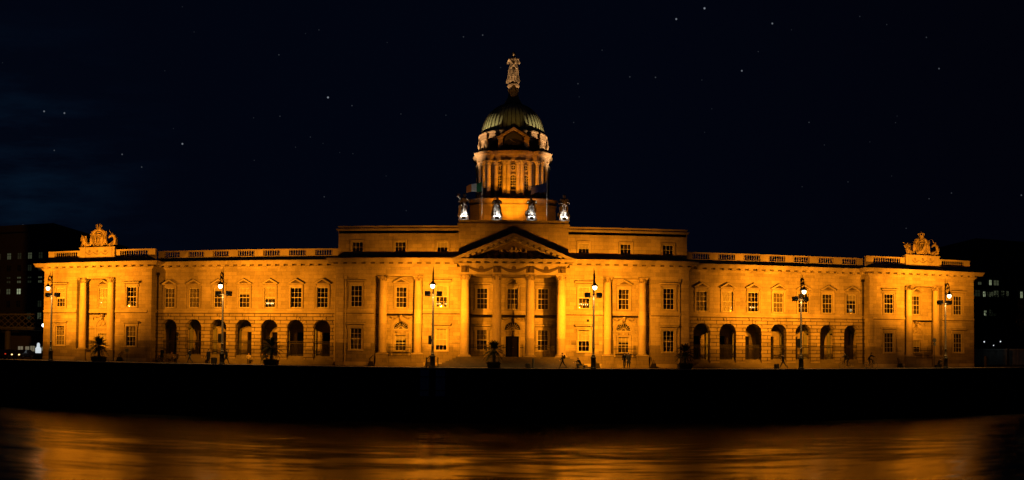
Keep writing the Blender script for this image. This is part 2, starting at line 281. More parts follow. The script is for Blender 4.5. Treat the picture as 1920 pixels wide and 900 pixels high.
# ------------------------------------------------------------------ mesh building
class MB:
    def __init__(s): s.v = []; s.f = []; s.m = []; s.cur = 0
    def add(s, vs, fs):
        o = len(s.v); s.v += [tuple(p) for p in vs]
        for f in fs: s.f.append([i + o for i in f]); s.m.append(s.cur)
        return s
    def quad(s, *p): return s.add(p, [list(range(len(p)))])
    def box(s, x0, x1, y0, y1, z0, z1):
        return s.add([(x0, y0, z0), (x1, y0, z0), (x1, y1, z0), (x0, y1, z0), (x0, y0, z1), (x1, y0, z1), (x1, y1, z1), (x0, y1, z1)],
                     [(0, 3, 2, 1), (4, 5, 6, 7), (0, 1, 5, 4), (1, 2, 6, 5), (2, 3, 7, 6), (3, 0, 4, 7)])
    def prism(s, pts, y0, y1):          # polygon in x,z extruded along y
        n = len(pts)
        vs = [(x, y0, z) for x, z in pts] + [(x, y1, z) for x, z in pts]
        fs = [list(range(n))[::-1], list(range(n, 2 * n))] + [(i, (i + 1) % n, n + (i + 1) % n, n + i) for i in range(n)]
        return s.add(vs, fs)
    def prismz(s, pts, z0, z1):         # polygon in x,y extruded along z
        n = len(pts)
        vs = [(x, y, z0) for x, y in pts] + [(x, y, z1) for x, y in pts]
        fs = [list(range(n))[::-1], list(range(n, 2 * n))] + [(i, (i + 1) % n, n + (i + 1) % n, n + i) for i in range(n)]
        return s.add(vs, fs)
    def lathe(s, prof, cx=0, cy=0, n=20, sx=1, sy=1, fold=None):
        vs = []; k = len(prof)
        for j, (r, z) in enumerate(prof):
            for i in range(n):
                a = 2 * PI * i / n
                rr = r * (fold(a, j / (k - 1)) if fold else 1)
                vs.append((cx + rr * sx * math.cos(a), cy + rr * sy * math.sin(a), z))
        fs = []
        for j in range(k - 1):
            for i in range(n):
                i2 = (i + 1) % n
                fs.append((j * n + i, j * n + i2, (j + 1) * n + i2, (j + 1) * n + i))
        fs.append(list(range(n))[::-1]); fs.append([(k - 1) * n + i for i in range(n)])
        return s.add(vs, fs)
    def tube(s, pts, r, n=7, closed=False):
        pts = [Vector(p) for p in pts]; k = len(pts); vs = []
        rs = r if isinstance(r, (list, tuple)) else [r] * k
        up = None
        for j in range(k):
            if closed: t = pts[(j + 1) % k] - pts[j - 1]
            else: t = pts[min(j + 1, k - 1)] - pts[max(j - 1, 0)]
            if t.length < 1e-9: t = Vector((0, 0, 1))
            t.normalize()
            if up is None:
                up = Vector((0, 0, 1)) if abs(t.z) < 0.9 else Vector((0, 1, 0))
            a = t.cross(up)
            if a.length < 1e-6: a = t.cross(Vector((1, 0, 0)))
            a.normalize(); b = a.cross(t).normalized(); up = b
            for i in range(n):
                q = 2 * PI * i / n
                vs.append(pts[j] + (a * math.cos(q) + b * math.sin(q)) * rs[j])
        fs = []
        for j in range(k if closed else k - 1):
            j2 = (j + 1) % k
            for i in range(n):
                i2 = (i + 1) % n
                fs.append((j * n + i, j * n + i2, j2 * n + i2, j2 * n + i))
        if not closed:
            fs.append(list(range(n))[::-1]); fs.append([(k - 1) * n + i for i in range(n)])
        return s.add(vs, fs)
    def ell(s, c, r, nu=10, nv=7, rot=None, jit=0, rnd=None):
        c = Vector(c); vs = []; fs = []
        if not isinstance(r, (list, tuple)): r = (r, r, r)
        def P(a, b):
            p = Vector((r[0] * math.cos(a) * math.cos(b), r[1] * math.sin(a) * math.cos(b), r[2] * math.sin(b)))
            if jit: p *= 1 + rnd.uniform(-jit, jit)
            if rot: p = rot @ p
            return c + p
        vs.append(P(0, -PI / 2))
        for j in range(1, nv):
            for i in range(nu): vs.append(P(2 * PI * i / nu, -PI / 2 + PI * j / nv))
        vs.append(P(0, PI / 2))
        for i in range(nu): fs.append((0, 1 + (i + 1) % nu, 1 + i))
        for j in range(nv - 2):
            for i in range(nu):
                a = 1 + j * nu + i; b = 1 + j * nu + (i + 1) % nu
                fs.append((a, b, b + nu, a + nu))
        L = len(vs) - 1; o = 1 + (nv - 2) * nu
        for i in range(nu): fs.append((o + i, o + (i + 1) % nu, L))
        return s.add(vs, fs)
    def xf(s, mat, i0=0):
        for i in range(i0, len(s.v)): s.v[i] = tuple(mat @ Vector(s.v[i]))
        return s
    def mesh(s, name, mats, smooth=False, fixn=True):
        me = bpy.data.meshes.new(name); me.from_pydata(s.v, [], s.f)
        for m in (mats if isinstance(mats, (list, tuple)) else [mats]): me.materials.append(M[m])
        me.polygons.foreach_set('material_index', s.m)
        if fixn:
            bm = bmesh.new(); bm.from_mesh(me); bmesh.ops.recalc_face_normals(bm, faces=bm.faces); bm.to_mesh(me); bm.free()
        if smooth:
            me.shade_smooth()
            try: me.set_sharp_from_angle(angle=R(38))
            except Exception: pass
        me.update(); return me
def obj(name, me, parent=None, loc=(0, 0, 0), rz=0):
    o = bpy.data.objects.new(name, me); COL.objects.link(o)
    o.location = loc; o.rotation_euler = (0, 0, rz)
    if parent: o.parent = parent
    return o
def thing(name, label, cat, loc=(0, 0, 0), rz=0, group=None):
    o = bpy.data.objects.new(name, None); COL.objects.link(o); o.empty_display_size = 0.3
    o.location = loc; o.rotation_euler = (0, 0, rz)
    return tag(o, label, cat, group)
def tag(o, label, cat, group=None):
    o['label'] = label; o['category'] = cat
    if group: o['group'] = group
    return o
def struct(name, me):
    o = obj(name, me); o['kind'] = 'structure'; return o
def copy_tree(o, label=None, loc=None, rz=None, parent=None):
    c = o.copy(); COL.objects.link(c)
    if parent: c.parent = parent
    if label: c['label'] = label
    if loc is not None: c.location = loc
    if rz is not None: c.rotation_euler = (0, 0, rz)
    for ch in list(o.children): copy_tree(ch, parent=c)
    return c

# ------------------------------------------------------------------ walls with real openings
def wall(mb, x0, x1, z0, z1, y, holes, back=None):
    """front face at y (facing -y) with openings; each hole: (xa, xb, za, zb, depth, arch)"""
    xs = sorted({x0, x1, *[h[0] for h in holes], *[h[1] for h in holes]}); zs = sorted({z0, z1, *[h[2] for h in holes], *[h[3] for h in holes]})
    xs = [x for x in xs if x0 - 1e-6 <= x <= x1 + 1e-6]; zs = [z for z in zs if z0 - 1e-6 <= z <= z1 + 1e-6]
    for i in range(len(xs) - 1):
        for j in range(len(zs) - 1):
            cx = (xs[i] + xs[i + 1]) / 2; cz = (zs[j] + zs[j + 1]) / 2
            if any(h[0] < cx < h[1] and h[2] < cz < h[3] for h in holes): continue
            mb.quad((xs[i], y, zs[j]), (xs[i + 1], y, zs[j]), (xs[i + 1], y, zs[j + 1]), (xs[i], y, zs[j + 1]))
    for xa, xb, za, zb, d, arch in holes:
        yb = y + d
        if arch:
            r = (xb - xa) / 2; c = (xa + xb) / 2; zsn = zb - r; n = 20
            arc = [(c - r * math.cos(PI * k / n), zsn + r * math.sin(PI * k / n)) for k in range(n + 1)]
            for k in range(n):
                cor = (xa, zb) if k < n // 2 else (xb, zb)
                mb.quad((cor[0], y, cor[1]), (arc[k][0], y, arc[k][1]), (arc[k + 1][0], y, arc[k + 1][1]))
                mb.quad((arc[k][0], y, arc[k][1]), (arc[k][0], yb, arc[k][1]), (arc[k + 1][0], yb, arc[k + 1][1]), (arc[k + 1][0], y, arc[k + 1][1]))
            top = zsn
        else:
            mb.quad((xa, y, zb), (xb, y, zb), (xb, yb, zb), (xa, yb, zb)); top = zb
        mb.quad((xa, y, za), (xa, y, top), (xa, yb, top), (xa, yb, za)); mb.quad((xb, y, za), (xb, yb, za), (xb, yb, top), (xb, y, top))
        if za > z0 + 1e-6: mb.quad((xa, y, za), (xa, yb, za), (xb, yb, za), (xb, y, za))

ROOT = thing('customs_house', 'long domed neoclassical stone building floodlit orange along the far quay', 'building', (0, 100, 0))
INV = Matrix.Translation((0, -100, 0))
def part(name, me, parent=None, loc=(0, 0, 0), label=None):
    o = bpy.data.objects.new(name, me); COL.objects.link(o); o.location = loc
    if parent is None: o.parent = ROOT; o.matrix_parent_inverse = INV
    else: o.parent = parent
    if label: o['label'] = label
    return o

def split_parts(name, mb, mats, parent=None, smooth=False):
    """every loose piece of the builder becomes a part of its own"""
    n = len(mb.v); up = list(range(n))
    def find(i):
        while up[i] != i: up[i] = up[up[i]]; i = up[i]
        return i
    for f in mb.f:
        for k in f[1:]: up[find(k)] = find(f[0])
    groups = {}
    for fi, f in enumerate(mb.f): groups.setdefault(find(f[0]), []).append(fi)
    for fl in groups.values():
        q = MB(); ids = sorted({i for fi in fl for i in mb.f[fi]}); mp_ = {i: k for k, i in enumerate(ids)}
        q.v = [mb.v[i] for i in ids]; q.f = [[mp_[i] for i in mb.f[fi]] for fi in fl]; q.m = [mb.m[fi] for fi in fl]
        part(name, q.mesh(name, mats, smooth), parent)

# ------------------------------------------------------------------ windows (part) > sash, glass, hood, blind (sub-parts)
WCACHE = {}
def cached(key, fn):
    if key not in WCACHE: WCACHE[key] = fn()
    return WCACHE[key]
def surround_mesh(w, h, aw=0.17, sill=True):
    b = MB(); x = w / 2
    b.box(-x - aw, -x, -0.07, 0.02, 0, h); b.box(x, x + aw, -0.07, 0.02, 0, h); b.box(-x - aw, x + aw, -0.07, 0.02, h, h + aw)
    b.box(-x - aw - .05, -x - aw, -0.14, 0.02, 0, h + aw + .05); b.box(x + aw, x + aw + .05, -0.14, 0.02, 0, h + aw + .05); b.box(-x - aw, x + aw, -0.14, 0.02, h + aw, h + aw + .05)
    if sill: b.box(-x - aw - .08, x + aw + .08, -0.15, 0.22, -0.14, -0.001)
    b.cur = 1; b.box(-x - aw - .09, -x - aw - .051, -.03, .02, -.1, h + aw + .05); b.box(x + aw + .051, x + aw + .09, -.03, .02, -.1, h + aw + .05)  # dark edge strips put the surround's shading into the colour
    return b.mesh('window', ['trim', 'soot_shade'])
def sash_mesh(w, h, nc, nr):
    b = MB(); x = w / 2; t = .055; g = .028
    b.box(-x, -x + t, .17, .25, 0, h); b.box(x - t, x, .17, .25, 0, h); b.box(-x + t, x - t, .17, .25, 0, t); b.box(-x + t, x - t, .17, .25, h - t, h)
    if nr > 2: b.box(-x + t, x - t, .165, .245, h / 2 - .035, h / 2 + .035)
    for i in range(1, nc):
        cx = -x + w * i / nc; b.box(cx - g / 2, cx + g / 2, .18, .235, t, h - t)
    for j in range(1, nr):
        if nr > 2 and j * 2 == nr: continue
        cz = h * j / nr; b.box(-x + t, x - t, .183, .232, cz - g / 2, cz + g / 2)
    return b.mesh('sash', 'sash')
def glass_mesh(w, h):
    b = MB(); x = w / 2 - .01
    b.quad((-x, .21, .01), (x, .21, .01), (x, .21, h - .01), (-x, .21, h - .01)); return b.mesh('glass', 'glass', fixn=False)
def flat_hood(w, h):
    b = MB(); x = w / 2
    b.box(-x - .2, x + .2, -.06, .02, h + .21, h + .34)
    b.cur = 2; b.box(-x - .28, x + .28, -.16, .02, h + .34, h + .40); b.cur = 0; b.box(-x - .42, x + .42, -.40, .02, h + .402, h + .50); b.box(-x - .46, x + .46, -.45, .02, h + .502, h + .56)  # dark band puts the shade under the hood into the colour
    for s in (-1, 1): b.box(s * (x + .24) - .08, s * (x + .24) + .08, -.14, -.005, h - .05, h + .33)
    b.cur = 1; b.box(-x - .47, x + .47, -.46, .02, h + .562, h + .60)  # dark capping strip, added as the shadow line over the hood
    return b.mesh('hood', ['trim', 'lead', 'soot_shade'])
def ped_hood(w, h):
    b = MB(); x = w / 2 + .30
    b.box(-w / 2 - .2, w / 2 + .2, -.06, .02, h + .21, h + .36)
    b.box(-x, x, -.34, .02, h + .38, h + .47); b.cur = 2; b.box(-x + .06, x - .06, -.24, .02, h + .36, h + .379); b.cur = 0  # thin dark layer: soffit shade as colour
    ap = h + .47 + .52; t = .13
    for s in (-1, 1):
        b.prism([(s * (x + .02), h + .472), (s * (x - .32), h + .472), (0, ap - t * 1.35), (0, ap)], -.40, .02)
    b.cur = 1
    for s in (-1, 1): b.prism([(s * (x + .06), h + .472), (s * (x + .025), h + .472), (0, ap + .004), (0, ap + .045)], -.42, .02)  # dark raking strips added to draw the shadow along the top edges
    b.cur = 2; b.prism([(-x + .34, h + .473), (x - .34, h + .473), (0, ap - t * 1.4)], -.05, .015); b.cur = 0  # recess shade of the small tympanum put into its colour
    for s in (-1, 1): b.box(s * (w / 2 + .12) - .06, s * (w / 2 + .12) + .06, -.16, -.005, h + .1, h + .355)
    return b.mesh('hood', ['trim', 'lead', 'soot_shade'])
def window(xc, z0, z1, w, y, hood=None, nc=3, nr=4, blind=None, sill=True, aw=0.17):
    w = round(w, 2); h = round(z1 - z0, 2)
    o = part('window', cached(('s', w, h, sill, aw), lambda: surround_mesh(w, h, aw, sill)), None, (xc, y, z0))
    part('sash', cached(('b', w, h, nc, nr), lambda: sash_mesh(w, h, nc, nr)), o)
    part('glass', cached(('g', w, h), lambda: glass_mesh(w, h)), o)
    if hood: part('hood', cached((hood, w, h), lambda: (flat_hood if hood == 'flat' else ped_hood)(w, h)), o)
    if blind:
        kind, a, c = blind        # cloth, from fraction a to c of the height
        bm = MB()
        if kind == 'blind': bm.quad((-w / 2 + .03, .27, h * a), (w / 2 - .03, .27, h * a), (w / 2 - .03, .27, h * c), (-w / 2 + .03, .27, h * c))
        else:
            n = 14
            for i in range(n):
                xa = -w / 2 + .02 + (w - .04) * i / n; xb = -w / 2 + .02 + (w - .04) * (i + 1) / n
                ya = .32 + .04 * math.sin(i * 2.1); yb = .32 + .04 * math.sin((i + 1) * 2.1)
                bm.quad((xa, ya, h * a), (xb, yb, h * a), (xb, yb, h * c), (xa, ya, h * c))
        part(kind, bm.mesh(kind, kind, fixn=False), o)
    return o

# ------------------------------------------------------------------ columns (part) > base, capital
def shaft_mesh(r, h):
    b = MB(); pr = [(r * (1 - .16 * max(0, (t - .3) / .7) ** 1.6), h * t) for t in [i / 14 for i in range(15)]]
    b.lathe(pr, n=28); return b.mesh('column', 'column', True)
def base_mesh(r, h):
    b = MB(); b.box(-r * 1.38, r * 1.38, -r * 1.38, r * 1.38, 0, h * .34)
    b.lathe([(r * 1.34, h * .345), (r * 1.40, h * .45), (r * 1.34, h * .56), (r * 1.16, h * .62), (r * 1.14, h * .72), (r * 1.22, h * .78), (r * 1.2, h * .92), (r * 1.04, h * .999)], n=28)
    return b.mesh('base', 'trim', True)
def capital_mesh(r, h):
    b = MB(); q = r * .86
    b.lathe([(q, 0), (q * 1.08, h * .05), (q * 1.02, h * .1), (q * 1.02, h * .3), (q * 1.22, h * .62), (q * 1.35, h * .74)], n=24)
    for k in range(16):       # acanthus leaves
        a = 2 * PI * k / 16; rr = q * 1.07; z0, z1 = (h * .08, h * .42) if k % 2 else (h * .1, h * .62)
        b.tube([(rr * math.cos(a), rr * math.sin(a), z0), (rr * 1.04 * math.cos(a), rr * 1.04 * math.sin(a), z1 * .8), (rr * 1.3 * math.cos(a), rr * 1.3 * math.sin(a), z1)], [r * .13, r * .11, r * .05], 5)
    for sx in (-1, 1):
        for sy in (-1, 1):    # corner volutes
            b.ell((sx * q * 1.12, sy * q * 1.12, h * .66), (r * .2, r * .2, r * .17), 8, 6)
    b.box(-q * 1.5, q * 1.5, -q * 1.5, q * 1.5, h * .76, h * .88); b.box(-q * 1.6, q * 1.6, -q * 1.6, q * 1.6, h * .882, h)
    return b.mesh('capital', 'weathered', True)
def column(x, y, z0, z1, r, bh=.22, ch=.55):
    o = part('column', cached(('c', r, z1 - z0), lambda: shaft_mesh(r, z1 - z0 - bh - ch)), None, (x, y, z0 + bh))
    part('base', cached(('cb', r, bh), lambda: base_mesh(r, bh)), o, (0, 0, -bh))
    part('capital', cached(('cc', r, ch), lambda: capital_mesh(r, ch)), o, (0, 0, z1 - z0 - bh - ch))
    return o

# ------------------------------------------------------------------ cornice run
def cornice(x0, x1, y, z=0.0, ends=(True, True), depth=1.2, name='cornice'):
    e0 = 1 if ends[0] else 0; e1 = 1 if ends[1] else 0
    b = MB()
    def run(p, za, zb): b.box(x0 - p * e0, x1 + p * e1, y - p, y + depth, za + z, zb + z)
    run(.10, 10.80, 10.92); run(.22, 10.922, 11.05); run(.34, 11.052, 11.10); b.cur = 1; run(.30, 11.102, 11.26); b.cur = 0; run(.86, 11.262, 11.44); run(.94, 11.442, 11.56); run(1.02, 11.562, 11.68)  # bed behind the modillions coloured dark for shade and soot in the gaps
    o = part(name, b.mesh(name, ['trim', 'soot_shade']))
    m = MB(); n = max(2, round((x1 - x0) / .98)); st = (x1 - x0) / n
    for i in range(n):
        cx = x0 + st * (i + .5); m.box(cx - .24, cx + .24, y - .78, y - .02, 11.06 + z, 11.258 + z)
    split_parts('modillion', m, 'trim', o)
    return o

# ================================================================== wings with open arcades
BEFORE = set(ROOT.children)
A0, SP = 21.12, 3.016
BAYS = [A0 + SP * i for i in range(7)]
ROLL = random.Random(11)
WZ0, WZ1 = 6.42, 8.68
for sgn in (-1, 1):
    xa, xb = (-40.9, -19.28) if sgn < 0 else (19.28, 40.9)
    b = MB()
    wall(b, xa, xb, .6, 5.74, 100.0, [(sgn * c - .95, sgn * c + .95, .6, 5.06, .95, True) for c in BAYS])
    arcade = part('arcade', b.mesh('arcade', 'rustic'))
    for c in BAYS:                                   # voussoirs fanning round every arch, a thumb's breadth apart
        v = MB(); n = 13; zs = 4.11
        for k in range(n):
            a0 = PI * k / n + .026; a1 = PI * (k + 1) / n - .026
            key = k == n // 2
            ro = 1.62 if k in (4, 5, 7, 8) else (1.57 if key else 1.38); ri = .952
            ro = min(ro, 1.60)
            pts = []
            for a, r in ((a0, ri), (a1, ri), (a1, ro), (a0, ro)):
                x, z = sgn * c + r * math.cos(a), zs + r * math.sin(a)
                pts.append((x, min(z, 5.70)))
            v.prism(pts, 99.94 if not key else 99.87, 99.998)
        part('voussoirs', v.mesh('voussoirs', 'rustic'), arcade)
    b = MB()
    wall(b, xa, xb, 5.742, 10.84, 100.0, [(sgn * c - .625, sgn * c + .625, WZ0, WZ1, .24, False) for c in BAYS])
    part('wall', b.mesh('wall', 'ashlar'))
    b = MB(); b.box(xa, xb, 99.84, 99.998, 5.80, 6.02); b.box(xa, xb, 99.78, 99.998, 6.022, 6.10); b.box(xa, xb, 99.93, 99.998, 6.102, 6.27); b.cur = 1; b.box(xa, xb, 99.90, 99.998, 5.70, 5.798)  # lowest band coloured dark for soot and the shadow line under the course
    part('string_course', b.mesh('string_course', ['trim', 'soot_shade']))
    xi = xa if sgn < 0 else xb
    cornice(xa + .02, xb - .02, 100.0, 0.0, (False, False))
    for i, c in enumerate(BAYS):
        bl = None
        if (sgn, i) == (1, 1): bl = ('blind', .02, .98)
        elif (sgn, i) == (-1, 2): bl = ('blind', .42, .98)
        elif (sgn, i) in ((-1, 5), (-1, 6), (1, 3), (1, 0)): bl = ('curtain', .02, .98)
        elif (sgn, i) in ((-1, 4), (1, 6), (-1, 3)): bl = ('blind', .66, .98)
        window(sgn * c, WZ0, WZ1, 1.25, 100.0, 'pediment', blind=bl, sill=False)
    # arcade walk behind: rear wall with a dark door in every bay, vault, floor, ends
    x0, x1 = xa + .02, xb - .02
    b = MB()
    wall(b, x0, x1, 1.0, 5.3, 103.9, [(sgn * c - .62, sgn * c + .62, 1.0, 3.75, .3, False) for c in BAYS])
    b.quad((x0, 100.95, 1), (x0, 103.9, 1), (x0, 103.9, 5.3), (x0, 100.95, 5.3)); b.quad((x1, 100.95, 1), (x1, 103.9, 1), (x1, 103.9, 5.3), (x1, 100.95, 5.3))
    part('arcade_wall', b.mesh('arcade_wall', 'ashlar'))
    b = MB()
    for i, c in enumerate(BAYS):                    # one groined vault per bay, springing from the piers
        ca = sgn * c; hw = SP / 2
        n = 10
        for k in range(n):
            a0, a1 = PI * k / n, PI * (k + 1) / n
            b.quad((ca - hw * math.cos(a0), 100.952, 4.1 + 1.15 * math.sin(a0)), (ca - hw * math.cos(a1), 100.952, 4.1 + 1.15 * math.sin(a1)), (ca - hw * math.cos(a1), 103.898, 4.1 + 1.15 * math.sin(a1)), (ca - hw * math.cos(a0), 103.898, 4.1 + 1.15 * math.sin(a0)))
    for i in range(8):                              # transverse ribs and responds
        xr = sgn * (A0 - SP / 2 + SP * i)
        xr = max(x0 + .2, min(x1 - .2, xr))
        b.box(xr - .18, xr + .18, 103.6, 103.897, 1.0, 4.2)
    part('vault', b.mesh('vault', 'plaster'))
    for i, c in enumerate(BAYS):
        d = MB(); d.box(-.6, .6, 0, .06, .02, 2.74); d.box(-.02, .02, -.03, 0, .02, 2.74)
        for zz in (.25, 1.45):
            for xx in (-.52, .08): d.box(xx, xx + .42, -.02, -.001, zz, zz + 1.0)
        dd = part('door', cached('arcdoor', lambda: d.mesh('door', 'door')), None, (sgn * c, 104.12, 1.0))
        part('handle', cached('archandle', lambda: MB().ell((.07, -.05, 1.2), .035, 8, 6).mesh('handle', 'steel', True)), dd)
        b = MB(); y = 100.72                        # iron railing closing the lower part of each arch
        b.box(-.95, .95, y - .02, y + .02, 1.12, 1.17); b.box(-.95, .95, y - .025, y + .025, 2.36, 2.44); b.box(-.95, .95, y - .025, y + .025, 2.60, 2.66)
        for k in range(15):
            xx = -.95 + 1.9 * (k + .5) / 15; b.box(xx - .014, xx + .014, y - .013, y + .013, 1.0, 2.36)
            b.tube([(xx + .05 * math.cos(q * PI / 4), y, 2.52 + .05 * math.sin(q * PI / 4)) for q in range(8)], .016, 5, True)
        part('railing', cached('arcrail', lambda: b.mesh('railing', 'iron')), None, (sgn * c, 0, 0))
    # floor and the steps up to it
    b = MB(); b.box(x0, x1, 100.35, 104.4, .2, 1.0)
    for i in range(4): b.box(xa + .35, xb - .35, 98.7 + .38 * i, 100.36, .15 * i + (.003 if i == 0 else .001), .15 * (i + 1))
    b.box(xa + .35, xb - .35, 100.18, 100.352, .601, .80)
    part('steps', b.mesh('steps', 'step'))
    # balustrade: pedestals with a panel of turned balusters over each bay
    b = MB(); b.box(xa, xb, 100.50, 100.95, 11.69, 12.22); b.box(xa, xb, 100.46, 100.99, 12.222, 12.34); b.box(xa, xb, 100.44, 101.01, 12.98, 13.10)
    edges = [xa] + sum([[sgn * c - .98, sgn * c + .98] for c in (BAYS if sgn > 0 else BAYS[::-1])], []) + [xb]
    for k in range(0, len(edges), 2): b.box(edges[k], edges[k + 1], 100.50, 100.95, 12.342, 12.978)
    bal = part('balustrade', b.mesh('balustrade', 'trim'))
    def balusters():
        m = MB()
        for k in range(7):
            m.lathe([(.05, 0), (.05, .05), (.022, .08), (.048, .24), (.038, .34), (.02, .48), (.03, .53), (.045, .57), (.045, .636)], -.98 + 1.96 * (k + .5) / 7, 0, 10)
        return m.mesh('balusters', 'trim', True)
    for c in BAYS: part('balusters', cached('balu', balusters), bal, (sgn * c, 100.72, 12.342))

for o in ROOT.children:
    if o not in BEFORE: o.location.y += 0.9          # the wings stand back from the centre block and the pavilions

# ================================================================== centre block
CBY = 99.4
REC = (9.77, 15.05)
def recess_bay(sx, xs0, xs1, xcols, xwin, niche):
    """columns in antis in a recessed bay: window above, arch and window below"""
    yb = 100.85
    b = MB()
    w = 1.2
    holes = [(xwin - w / 2, xwin + w / 2, 6.47, 8.76, .24, False)]
    if niche: holes.append((xwin - .62, xwin + .62, 1.85, 3.30, .24, False))
    else:
        holes.append((xwin - .6, xwin + .6, 1.69, 3.43, .24, False)); holes.append((xwin - .86, xwin + .86, 4.08, 4.94, .30, True))
    wall(b, xs0, xs1, .02, 9.82, yb, holes)
    b.quad((xs0, CBY, .02), (xs0, yb, .02), (xs0, yb, 9.82), (xs0, CBY, 9.82)); b.quad((xs1, CBY, .02), (xs1, CBY, 9.82), (xs1, yb, 9.82), (xs1, yb, .02))
    b.quad((xs0, CBY, 9.82), (xs0, yb, 9.82), (xs1, yb, 9.82), (xs1, CBY, 9.82))
    part('recess_wall', b.mesh('recess_wall', 'ashlar'))
    window(xwin, 6.47, 8.76, w, yb, 'pediment', sill=False, blind=('blind', .03, .97) if (niche and sx < 0) else None)
    if niche: window(xwin, 1.85, 3.30, 1.24, yb, None, nr=3, blind=('blind', .25, .97) if sx < 0 else ('blind', .5, .97), aw=.2)
    else: window(xwin, 1.69, 3.43, 1.2, yb, None, nr=3, blind=('blind', .70, .97))
    s = MB(); s.box(xs0, xs1, yb - .16, yb - .002, 5.78, 6.03); s.box(xs0, xs1, yb - .05, yb - .002, 6.032, 6.25); s.cur = 1; s.box(xs0, xs1, yb - .10, yb - .002, 5.69, 5.778); part('string_course', s.mesh('string_course', ['trim', 'soot_shade']))  # dark lower band paints soot and shade beneath the course
    # arch over the ground-floor window: ring, impost band, fan or blind lunette, three carved tablets
    zs = 4.08; t = MB(); n = 24
    for ri, ro, p in ((.90, 1.08, .10), (1.08, 1.22, .15)):
        for k in range(n):
            a0, a1 = PI * k / n, PI * (k + 1) / n
            t.prism([(xwin + ri * math.cos(a0), zs + ri * math.sin(a0)), (xwin + ro * math.cos(a0), zs + ro * math.sin(a0)), (xwin + ro * math.cos(a1), zs + ro * math.sin(a1)), (xwin + ri * math.cos(a1), zs + ri * math.sin(a1))], yb - p, yb - .001)
    t.box(xs0 + .25, xwin - .9, yb - .14, yb - .002, zs - .13, zs); t.box(xwin + .9, xs1 - .25, yb - .14, yb - .002, zs - .13, zs); t.box(xwin - .9, xwin + .9, yb - .10, yb - .002, zs - .12, zs - .01)
    for dx in (-.98, .98): t.box(xwin + dx - .10, xwin + dx + .10, yb - .07, yb - .002, 1.2, zs - .132)
    ar = part('arch', t.mesh('arch', 'trim'))
    c = MB()
    if niche:
        c.tube([(xwin + .26 * math.cos(q * PI / 8), yb - .03, zs + .48 + .26 * math.sin(q * PI / 8)) for q in range(16)], .045, 6, True)
        c.tube([(xwin - .6, yb - .03, zs + .12), (xwin - .36, yb - .03, zs + .2), (xwin - .34, yb - .03, zs + .5)], .05, 6); c.tube([(xwin + .6, yb - .03, zs + .12), (xwin + .36, yb - .03, zs + .2), (xwin + .34, yb - .03, zs + .5)], .05, 6)
    else:
        for dx in (-.48, 0, .48): c.box(xwin + dx - .14, xwin + dx + .14, yb - .05, yb - .001, 3.66, 3.86); c.ell((xwin + dx, yb - .05, 3.76), (.09, .05, .07), 8, 6)
    (part('arch_motif', c.mesh('arch_motif', 'weathered', True), ar) if niche else split_parts('tablet', c, 'weathered', ar))
    if not niche:
        f = MB()
        for k in range(1, 10):
            a = PI * k / 10; f.tube([(xwin + .26 * math.cos(a), yb + .16, zs + .26 * math.sin(a)), (xwin + .84 * math.cos(a), yb + .16, zs + .84 * math.sin(a))], .017, 5)
        f.tube([(xwin + .26 * math.cos(PI * k / 12), yb + .16, zs + .26 * math.sin(PI * k / 12)) for k in range(13)], .025, 5); f.tube([(xwin + .82 * math.cos(PI * k / 16), yb + .16, zs + .82 * math.sin(PI * k / 16)) for k in range(17)], .03, 5)
        f.box(xwin - .86, xwin + .86, yb + .12, yb + .2, zs, zs + .05)
        fl = part('fanlight', f.mesh('fanlight', 'sash'))
        g = MB(); g.quad(*[(xwin + .86 * math.cos(PI * k / 16), yb + .2, zs + .86 * math.sin(PI * k / 16)) for k in range(17)]); part('glass', g.mesh('glass', 'glass', fixn=False), fl)
    # keystone head and swags under the string course
    head_and_swags(xwin, yb, 5.35, (xs1 - xs0) * .5 - 1.3)
    for xc in xcols:
        column(xc, CBY + .30, 1.35, 9.87, .45)
        p = MB(); p.box(xc - .66, xc + .66, CBY - .24, CBY + 1.44, .30, 1.20); p.box(xc - .72, xc + .72, CBY - .32, CBY + 1.445, .003, .298); p.box(xc - .70, xc + .70, CBY - .30, CBY + 1.445, 1.202, 1.349)
        part('pedestal', p.mesh('pedestal', 'ashlar'))
    la, lb = min(xcols) + .67, max(xcols) - .67
    p = MB(); p.box(la, lb, CBY + .06, CBY + 1.44, .004, 1.0); p.box(la, lb, CBY - .02, CBY + 1.44, 1.002, 1.06); part('plinth', p.mesh('plinth', 'ashlar'))
    r = MB(); y = CBY + .12
    r.box(la, lb, y - .02, y + .02, 1.14, 1.18); r.box(la, lb, y - .025, y + .025, 2.05, 2.12)
    n = int((lb - la) / .145)
    for k in range(n):
        xx = la + (lb - la) * (k + .5) / n; r.box(xx - .016, xx + .016, y - .014, y + .014, 1.06, 2.30); r.ell((xx, y, 2.34), (.03, .03, .06), 5, 4)
    part('railing', r.mesh('railing', 'iron'))
def head_and_swags(x, y, z, half):
    b = MB()
    b.prism([(x - .16, z - .42), (x + .16, z - .42), (x + .24, z + .40), (x - .24, z + .40)], y - .20, y - .001)
    b.ell((x, y - .26, z + .02), (.17, .17, .22)); b.ell((x, y - .30, z + .18), (.22, .13, .12)); b.ell((x, y - .36, z - .12), (.13, .11, .16)); b.ell((x, y - .43, z + .0), (.03, .05, .05), 6, 5)
    for s in (-1, 1):
        pts = [(x + s * (.26 + (half - .26) * t), y - .05, z + .20 - .30 * math.sin(PI * t)) for t in [i / 10 for i in range(11)]]
        b.tube(pts, [.05 + .05 * math.sin(PI * i / 10) for i in range(11)], 7)
        b.tube([(x + s * half, y - .05, z + .24), (x + s * half, y - .05, z - .05), (x + s * half, y - .05, z - .45)], [.07, .09, .03], 7)
    part('keystone', b.mesh('keystone', 'weathered', True))

